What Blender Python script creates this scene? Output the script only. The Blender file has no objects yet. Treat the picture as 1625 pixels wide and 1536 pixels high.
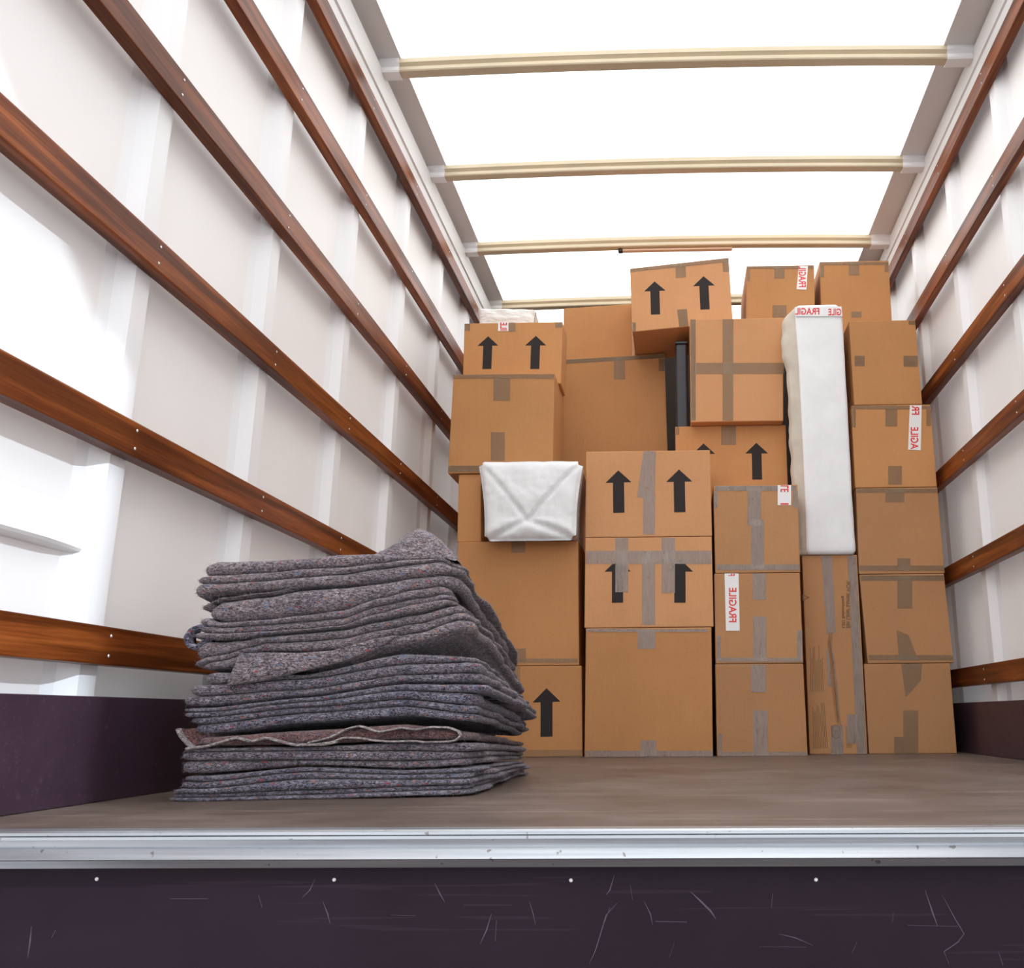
import bpy, bmesh, math, random
from mathutils import Vector, Matrix, noise

# ------------------------------------------------------------------ camera, world, sun, exposure
scene = bpy.context.scene
COL = scene.collection
cam_data = bpy.data.cameras.new('camera')
cam = bpy.data.objects.new('camera', cam_data)
COL.objects.link(cam)
scene.camera = cam
cam_data.sensor_fit = 'HORIZONTAL'
cam_data.sensor_width = 36.0
cam_data.lens = 1468.98 * 36.0 / 1625.0
cam_data.shift_x = -(1036.52 - 812.5) / 1625.0
cam_data.clip_start = 0.02
CR = ((0.9996319, 0.0263031, -0.0066425), (-0.0128268, 0.2424979, -0.9700671), (-0.0239050, 0.9697953, 0.2427460))
m = Matrix.Identity(4)
for i in range(3):
    m[i][0] = CR[0][i]
    m[i][1] = -CR[1][i]
    m[i][2] = -CR[2][i]
m[0][3], m[1][3], m[2][3] = -0.01815, 0.0, 0.13569
cam.matrix_world = m

world = bpy.data.worlds.new('sky')
scene.world = world
world.use_nodes = True
bg = world.node_tree.nodes['Background']
bg.inputs['Color'].default_value = (0.93, 0.96, 1.0, 1)
bg.inputs['Strength'].default_value = 1.15

sun_data = bpy.data.lights.new('sun', 'SUN')
sun = bpy.data.objects.new('sun', sun_data)
COL.objects.link(sun)
EL = math.radians(27)
SD = Vector((-0.846 * math.cos(EL), 0.532 * math.cos(EL), -math.sin(EL)))
sun.rotation_euler = SD.to_track_quat('-Z', 'Y').to_euler()
sun.location = (6, -4, 5)
sun_data.energy = 0.95
sun_data.color = (0.76, 0.88, 1.0)
sun_data.angle = math.radians(1.1)

scene.view_settings.view_transform = 'Standard'
scene.view_settings.look = 'None'
scene.view_settings.exposure = 1.2
scene.view_settings.gamma = 1.0
scene.view_settings.use_curve_mapping = False
scene.cycles.max_bounces = 10
scene.cycles.diffuse_bounces = 7
scene.cycles.transparent_max_bounces = 12
scene.cycles.sample_clamp_indirect = 6.0

random.seed(7)

# ------------------------------------------------------------------ measured data (metres)
BOXES = {'B1': {'Y': 3.42,
        'arrow': [((-0.7563, 1.6074), (-0.7567, 1.4686)), ((-0.5654, 1.6058), (-0.5667, 1.4654))],
        'c': [(-0.8543, 1.6647), (-0.4597, 1.6647), (-0.4623, 1.4034), (-0.8504, 1.4034)],
        'd': 0.15,
        'label': [([(-0.7189, 1.666), (-0.6769, 1.6652), (-0.6757, 1.6281), (-0.7177, 1.6288)], [('ILE', 'up', [(-0.7098, 1.6653), (-0.6829, 1.6648), (-0.6819, 1.6309), (-0.7087, 1.6314)])])],
        'tape': [[(-0.6761, 1.6655), (-0.6498, 1.665), (-0.6486, 1.6254), (-0.6749, 1.6259)], [(-0.8534, 1.6625), (-0.8313, 1.6621), (-0.8301, 1.6322), (-0.8521, 1.6326)],
                 [(-0.4907, 1.6621), (-0.4612, 1.6615), (-0.4608, 1.639), (-0.4903, 1.6396)]]},
 'B10': {'Y': 3.27,
         'c': [(-0.3387, 0.435), (0.1019, 0.435), (0.0977, 0.0), (-0.3391, 0.0)],
         'd': 0.62,
         'tape': [[(-0.3369, 0.4326), (0.0886, 0.4288), (0.0883, 0.4179), (-0.3368, 0.4217)], [(-0.1571, 0.4273), (-0.0946, 0.4267), (-0.095, 0.3616), (-0.1573, 0.3621)],
                  [(-0.1473, 0.0545), (-0.0938, 0.0542), (-0.0942, 0.002), (-0.1475, 0.0023)], [(-0.3361, 0.0219), (0.0971, 0.0194), (0.0966, -0.0005), (-0.3359, 0.0019)]]},
 'B11': {'Y': 3.93, 'c': [(-0.522, 1.9585), (-0.2095, 1.9762), (-0.2069, 1.6845), (-0.5202, 1.6845)], 'd': 0.3},
 'B12': {'Y': 3.58,
         'arrow': [((-0.0945, 1.9121), (-0.0916, 1.7618)), ((0.112, 1.9321), (0.1153, 1.7807))],
         'c': [(-0.1985, 1.9744), (0.2199, 2.0171), (0.2299, 1.7219), (-0.1889, 1.6854)],
         'd': 0.33,
         'tape': [[(-0.1979, 1.9721), (0.2193, 2.0148), (0.2207, 1.9966), (-0.1977, 1.9569)], [(-0.0293, 1.9915), (0.0374, 1.9901), (0.0372, 1.9755), (-0.0294, 1.9768)],
                  [(-0.0054, 1.9822), (0.0374, 1.9872), (0.0378, 1.9289), (-0.0047, 1.9268)], [(-0.0013, 1.7815), (0.0396, 1.7836), (0.045, 1.7083), (0.0069, 1.7053)],
                  [(-0.1899, 1.7267), (-0.1741, 1.7264), (-0.1742, 1.6883), (-0.19, 1.6886)], [(0.1935, 2.0089), (0.2203, 2.0127), (0.2203, 1.9514), (0.195, 1.9505)]]},
 'B13': {'Y': 3.5,
         'c': [(0.0486, 1.7014), (0.4293, 1.7014), (0.4116, 1.2625), (0.0466, 1.2625)],
         'd': 0.4,
         'tape': [[(0.183, 1.6996), (0.2262, 1.6988), (0.2143, 1.2659), (0.1722, 1.2665)], [(0.0651, 1.5116), (0.4239, 1.5055), (0.422, 1.4588), (0.0642, 1.4647)],
                  [(0.0517, 1.7007), (0.0735, 1.7003), (0.0658, 1.2695), (0.0446, 1.2698)]]},
 'B14': {'Y': 3.55,
         'arrow': [((0.307, 1.1877), (0.3054, 1.0368)), ((0.0965, 1.1884), (0.0962, 1.037))],
         'c': [(-0.0156, 1.261), (0.427, 1.261), (0.4245, 0.9493), (-0.0173, 0.9493)],
         'd': 0.42,
         'tape': [[(0.1688, 1.2589), (0.228, 1.258), (0.2258, 1.1805), (0.1669, 1.1813)], [(-0.0118, 1.259), (0.0008, 1.2588), (0.0004, 1.2258), (-0.0122, 1.226)]]},
 'B15': {'Y': 3.28,
         'c': [(0.1202, 0.9478), (0.4262, 0.9478), (0.4222, 0.6266), (0.1201, 0.6266)],
         'd': 0.62,
         'label': [([(0.354, 0.946), (0.4026, 0.9453), (0.3995, 0.8711), (0.3511, 0.8717)],
                    [('LE', 'down', [(0.364, 0.9447), (0.3934, 0.9443), (0.3924, 0.9195), (0.363, 0.9199)]), ('I', 'down', [(0.3613, 0.8786), (0.3907, 0.8783), (0.3904, 0.8726), (0.3611, 0.873)])])],
         'tape': [[(0.2452, 0.9356), (0.293, 0.935), (0.2882, 0.7972), (0.2408, 0.7977)], [(0.2537, 0.8184), (0.2991, 0.8179), (0.2927, 0.6393), (0.248, 0.6398)],
                  [(0.1272, 0.9466), (0.4201, 0.9427), (0.4193, 0.9239), (0.1268, 0.9277)], [(0.1262, 0.6569), (0.4208, 0.6537), (0.42, 0.6345), (0.1258, 0.6377)],
                  [(0.1233, 0.9254), (0.1359, 0.9252), (0.1345, 0.8642), (0.1219, 0.8643)], [(0.4078, 0.9217), (0.4237, 0.9215), (0.421, 0.8606), (0.4052, 0.8608)]]},
 'B16': {'Y': 3.28,
         'c': [(0.1163, 0.6251), (0.4204, 0.6251), (0.418, 0.3096), (0.114, 0.3096)],
         'd': 0.42,
         'label': [([(0.1528, 0.625), (0.2027, 0.6244), (0.2008, 0.4221), (0.1528, 0.4225)],
                    [('FRAGILE', 'up', [(0.1669, 0.5735), (0.1941, 0.5733), (0.1907, 0.4518), (0.1637, 0.4521)]), ('F', 'up', [(0.1653, 0.6237), (0.1893, 0.6234), (0.189, 0.6156), (0.1651, 0.6158)])])],
         'tape': [[(0.2528, 0.6239), (0.2996, 0.6234), (0.2962, 0.5303), (0.2498, 0.5307)], [(0.2492, 0.4722), (0.2956, 0.4718), (0.2901, 0.3184), (0.2442, 0.3187)],
                  [(0.1197, 0.3293), (0.4149, 0.3268), (0.4143, 0.3139), (0.1194, 0.3163)], [(0.1215, 0.4053), (0.1342, 0.4052), (0.1322, 0.3205), (0.1195, 0.3206)],
                  [(0.4017, 0.4225), (0.4192, 0.4223), (0.4145, 0.3182), (0.397, 0.3184)]]},
 'B17': {'Y': 3.28,
         'c': [(0.1126, 0.3081), (0.4178, 0.3081), (0.419, 0.0), (0.112, 0.0)],
         'd': 0.42,
         'tape': [[(0.2372, 0.3046), (0.288, 0.3042), (0.2847, 0.2115), (0.2342, 0.2119)], [(0.2387, 0.1514), (0.2879, 0.1511), (0.2824, 0.0008), (0.2338, 0.001)],
                  [(0.1174, 0.0749), (0.1309, 0.0748), (0.1292, 0.0066), (0.1158, 0.0066)], [(0.1187, 0.0148), (0.4155, 0.0132), (0.4149, -0.0002), (0.1184, 0.0015)]]},
 'B2': {'Y': 3.3,
        'c': [(-0.8583, 1.4019), (-0.4716, 1.4019), (-0.471, 1.0122), (-0.8617, 1.0122)],
        'd': 0.31,
        'tape': [[(-0.8582, 1.4025), (-0.4727, 1.3961), (-0.4723, 1.3783), (-0.8574, 1.3847)], [(-0.8604, 1.0418), (-0.4728, 1.0364), (-0.4723, 1.0123), (-0.8593, 1.0175)],
                 [(-0.7044, 1.3847), (-0.6406, 1.3836), (-0.6378, 1.2927), (-0.7012, 1.2937)], [(-0.7062, 1.1693), (-0.6541, 1.1685), (-0.6505, 1.0583), (-0.7023, 1.059)]]},
 'B20': {'Y': 3.405,
         'c': [(0.6619, 0.9618), (0.9663, 0.9618), (0.9674, 0.636), (0.6536, 0.636)],
         'd': 0.42,
         'tape': [[(0.7718, 0.9593), (0.8424, 0.9584), (0.8386, 0.905), (0.7682, 0.9059)], [(0.7979, 0.6931), (0.845, 0.6925), (0.8417, 0.6481), (0.7947, 0.6486)],
                  [(0.6574, 0.6676), (0.9664, 0.6642), (0.9648, 0.6444), (0.6562, 0.6477)], [(0.6656, 0.9595), (0.9636, 0.9556), (0.9624, 0.9398), (0.6647, 0.9436)]]},
 'B21': {'Y': 3.405,
         'c': [(0.6548, 0.6345), (0.9642, 0.6345), (0.9722, 0.3131), (0.6661, 0.3131)],
         'd': 0.42,
         'tape': [[(0.661, 0.6313), (0.9623, 0.6281), (0.9607, 0.6084), (0.6598, 0.6115)], [(0.7933, 0.6287), (0.8474, 0.6282), (0.8385, 0.508), (0.7849, 0.5085)],
                  [(0.776, 0.4302), (0.8189, 0.4117), (0.8461, 0.3218), (0.7786, 0.3223)], [(0.6705, 0.3422), (0.9712, 0.3397), (0.9697, 0.3219), (0.6694, 0.3243)]]},
 'B22': {'Y': 3.405,
         'c': [(0.6516, 0.3116), (0.9589, 0.3116), (0.9576, 0.0), (0.6511, 0.0)],
         'd': 0.42,
         'tape': [[(0.7845, 0.31), (0.8587, 0.3106), (0.8497, 0.2508), (0.7918, 0.1941)], [(0.7805, 0.1484), (0.8329, 0.1481), (0.8218, 0.0014), (0.77, 0.0017)],
                  [(0.7418, 0.058), (0.7753, 0.0578), (0.7713, 0.0023), (0.7379, 0.0025)]]},
 'B23': {'Y': 3.405,
         'c': [(0.6629, 1.2896), (0.9666, 1.2896), (0.9654, 0.9633), (0.6597, 0.9633)],
         'd': 0.42,
         'label': [([(0.8872, 1.2864), (0.932, 1.2857), (0.9149, 1.1063), (0.8676, 1.1092)],
                    [('FR', 'up', [(0.8941, 1.285), (0.923, 1.2846), (0.9202, 1.2475), (0.8914, 1.2479)]), ('AGILE', 'up', [(0.8832, 1.1984), (0.9128, 1.198), (0.9062, 1.1104), (0.8767, 1.1108)])])],
         'tape': [[(0.7937, 1.2861), (0.8388, 1.2854), (0.833, 1.203), (0.7882, 1.2037)], [(0.7881, 1.0463), (0.8392, 1.0456), (0.8341, 0.9732), (0.7831, 0.9738)],
                  [(0.6635, 1.2881), (0.9652, 1.2834), (0.9641, 1.2694), (0.6627, 1.2741)], [(0.665, 1.2728), (0.6795, 1.2726), (0.6753, 1.2016), (0.6609, 1.2018)],
                  [(0.9489, 1.2684), (0.9669, 1.2681), (0.9617, 1.2023), (0.9438, 1.2026)]]},
 'B24': {'Y': 3.405,
         'c': [(0.6742, 1.6402), (0.9345, 1.6402), (0.9358, 1.2911), (0.6749, 1.2911)],
         'd': 0.42,
         'tape': [[(0.6887, 1.493), (0.7269, 1.4923), (0.7242, 1.4499), (0.6862, 1.4506)], [(0.8778, 1.4897), (0.9319, 1.4888), (0.9285, 1.4439), (0.8745, 1.4448)],
                  [(0.9086, 1.637), (0.9332, 1.6366), (0.932, 1.6205), (0.9074, 1.621)]]},
 'B25': {'Y': 3.64,
         'c': [(0.6127, 2.0202), (0.9077, 2.0202), (0.9007, 1.6417), (0.6063, 1.6417)],
         'd': 0.36,
         'tape': [[(0.7376, 2.0159), (0.7814, 2.015), (0.7777, 1.9537), (0.7341, 1.9546)], [(0.735, 1.7861), (0.7773, 1.7853), (0.7757, 1.7586), (0.7334, 1.7594)],
                  [(0.614, 2.019), (0.9061, 2.013), (0.9052, 1.9992), (0.6133, 2.0051)], [(0.8888, 1.998), (0.9056, 1.9977), (0.9035, 1.9665), (0.8867, 1.9668)],
                  [(0.6146, 2.0036), (0.6307, 2.0033), (0.6278, 1.9473), (0.6118, 1.9476)]]},
 'B26': {'Y': 3.62,
         'c': [(0.2978, 1.996), (0.5857, 1.996), (0.5765, 1.7049), (0.2861, 1.7049)],
         'd': 0.36,
         'label': [([(0.5202, 1.9913), (0.5588, 1.9905), (0.5475, 1.8806), (0.5058, 1.8834)], [('FRAGIL', 'up', [(0.5193, 1.9893), (0.5507, 1.9887), (0.5462, 1.8922), (0.515, 1.8928)])])],
         'tape': [[(0.4168, 1.9928), (0.4589, 1.992), (0.4566, 1.9348), (0.4146, 1.9356)], [(0.402, 1.8122), (0.4603, 1.8111), (0.458, 1.756), (0.3999, 1.7571)],
                  [(0.2989, 1.9967), (0.5845, 1.9909), (0.5838, 1.9777), (0.2984, 1.9834)], [(0.2997, 1.9819), (0.3118, 1.9817), (0.31, 1.926), (0.298, 1.9262)]]},
 'B3': {'Y': 3.31, 'c': [(-0.8225, 1.0107), (-0.7401, 1.0107), (-0.7304, 0.7554), (-0.817, 0.7554)], 'd': 0.42},
 'B4': {'Y': 3.3,
        'c': [(-0.812, 0.7539), (-0.3731, 0.7539), (-0.3641, 0.3093), (-0.7983, 0.3093)],
        'd': 0.45,
        'tape': [[(-0.6162, 0.7537), (-0.5656, 0.7531), (-0.5645, 0.7114), (-0.615, 0.7119)], [(-0.6129, 0.3693), (-0.5533, 0.3688), (-0.552, 0.3218), (-0.6115, 0.3222)],
                 [(-0.7901, 0.3357), (-0.3687, 0.3323), (-0.3685, 0.317), (-0.7894, 0.3204)]]},
 'B5': {'Y': 3.3,
        'arrow': [((-0.4771, 0.2313), (-0.4736, 0.0681)), ((-0.6769, 0.2328), (-0.6709, 0.0693))],
        'c': [(-0.8023, 0.3078), (-0.3551, 0.3078), (-0.3483, 0.0), (-0.7926, 0.0)],
        'd': 0.45,
        'tape': [[(-0.7894, 0.0255), (-0.3495, 0.023), (-0.3485, 0.0001), (-0.7884, 0.0026)], [(-0.6112, 0.0486), (-0.5588, 0.0483), (-0.5576, 0.0023), (-0.6097, 0.0026)],
                 [(-0.5994, 0.3058), (-0.5718, 0.3056), (-0.5701, 0.247), (-0.5976, 0.2473)]]},
 'B7': {'Y': 3.83,
        'c': [(-0.5073, 1.669), (-0.0593, 1.6881), (-0.0395, 0.759), (-0.4986, 0.759)],
        'd': 0.42,
        'tape': [[(-0.5064, 1.666), (-0.0599, 1.6851), (-0.0593, 1.6673), (-0.5053, 1.6467)], [(-0.2819, 1.6711), (-0.2339, 1.6733), (-0.2338, 1.5698), (-0.2815, 1.5706)],
                 [(-0.0838, 1.6647), (-0.0579, 1.6643), (-0.0585, 1.6051), (-0.0843, 1.6056)]]},
 'B8': {'Y': 3.27,
        'arrow': [((-0.226, 1.0072), (-0.2236, 0.8484)), ((-0.004, 1.0075), (-0.0032, 0.8478))],
        'c': [(-0.3452, 1.0806), (0.1107, 1.0806), (0.1114, 0.759), (-0.3444, 0.759)],
        'd': 0.25,
        'tape': [[(-0.1339, 1.0788), (-0.0887, 1.0782), (-0.0935, 0.8976), (-0.1575, 0.9054)], [(-0.1357, 0.9122), (-0.0922, 0.9116), (-0.0932, 0.7674), (-0.1363, 0.7679)]]},
 'B9': {'Y': 3.27,
        'arrow': [((-0.2279, 0.6796), (-0.2275, 0.5235)), ((-0.0051, 0.6772), (-0.0072, 0.5214))],
        'c': [(-0.3443, 0.7575), (0.1101, 0.7575), (0.1096, 0.4365), (-0.3442, 0.4365)],
        'd': 0.62,
        'tape': [[(-0.3411, 0.7106), (0.1078, 0.7055), (0.1068, 0.6578), (-0.3406, 0.6627)], [(-0.1406, 0.7083), (-0.0937, 0.7078), (-0.0955, 0.4447), (-0.1416, 0.4451)],
                 [(-0.2361, 0.7552), (-0.1896, 0.7547), (-0.1896, 0.5604), (-0.2354, 0.5608)], [(-0.07, 0.7545), (-0.0221, 0.7539), (-0.0245, 0.5558), (-0.0718, 0.5563)]]},
 'LED': {'Y': 3.4, 'c': [(0.4466, 0.7072), (0.6496, 0.7072), (0.6447, 0.0), (0.442, 0.0)], 'd': 0.35}}
PARCEL = {'Y': 3.38,
 'band': [(0.4603, 1.6903), (0.643, 1.6895), (0.6444, 1.648), (0.4611, 1.6514)],
 'clear': 0.4333,
 'd': 0.2,
 'l': [(0.4576, 0.7255), (0.4608, 0.8968), (0.4621, 1.1318), (0.4618, 1.4472), (0.4549, 1.6796)],
 'r': [(0.6461, 0.7116), (0.6444, 0.7989), (0.6457, 1.0403), (0.6482, 1.3923), (0.6487, 1.6814)],
 'text': [('FRAGIL', 'flat', [(0.4613, 1.6862), (0.5564, 1.6844), (0.5549, 1.6558), (0.4601, 1.6576)]), ('GILE', 'flat', [(0.5907, 1.6811), (0.6425, 1.6802), (0.6409, 1.6516), (0.5892, 1.6525)])],
 'top': 1.7034,
 'zb': 0.7087}
BLACK = {'Y': 3.64, 'x0': -0.0102, 'x1': 0.0397, 'zb': 1.262, 'zt': 1.6665}
LEDX = {'blocks': [[(0.4585, 0.3717), (0.5077, 0.3803), (0.5038, 0.2158), (0.4555, 0.214)], [(0.4586, 0.1615), (0.5044, 0.183), (0.5093, 0.021), (0.4562, 0.0192)], [(0.571, 0.0979), (0.5912, 0.1021), (0.592, 0.0205), (0.5721, 0.0207)]],
 'ring': (0.5377, 0.0765),
 'ringr': 0.0166,
 'seam': [(0.5396, 0.4251), (0.533, 0.3868), (0.5385, 0.3196), (0.5416, 0.253), (0.5448, 0.1871), (0.5479, 0.1218), (0.5531, 0.0958)],
 'tape': [[(0.5173, 0.7047), (0.5567, 0.7043), (0.5566, 0.4249), (0.5232, 0.4162)], [(0.5215, 0.0982), (0.5621, 0.0979), (0.5602, 0.0005), (0.517, 0.0007)], [(0.6146, 0.7037), (0.6447, 0.7033), (0.6404, 0.0011), (0.6074, 0.0013)],
          [(0.5798, 0.1354), (0.6176, 0.1352), (0.6116, 0.0354), (0.5741, 0.0356)], [(0.5182, 0.3644), (0.5295, 0.3643), (0.5315, 0.231), (0.5194, 0.2355)]],
 'text': [('LED Beleuchtung', 'up', [(0.5821, 0.5572), (0.5966, 0.5571), (0.59, 0.4405), (0.5757, 0.4406)]), ('Ein Liner Lumin VOK', 'up', [(0.6048, 0.6125), (0.6209, 0.6124), (0.6109, 0.4403), (0.595, 0.4405)])],
 'tri': [(0.4413, 0.5402), (0.4682, 0.5514), (0.4423, 0.5632)]}
PK6 = {'Y': 3.2, 'd': 0.4, 'lid': 1.0067, 'q': [(-0.7305, 1.0294), (-0.3469, 1.0275), (-0.3702, 0.7368), (-0.6956, 0.7395)], 'sag': 0.0167, 'zb': 0.7549}
PK7 = {'Y': 3.5, 'd': 0.26, 'q': [(-0.8246, 1.7686), (-0.5811, 1.7598), (-0.5804, 1.6762), (-0.8211, 1.6806)], 'zb': 1.6657}
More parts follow.
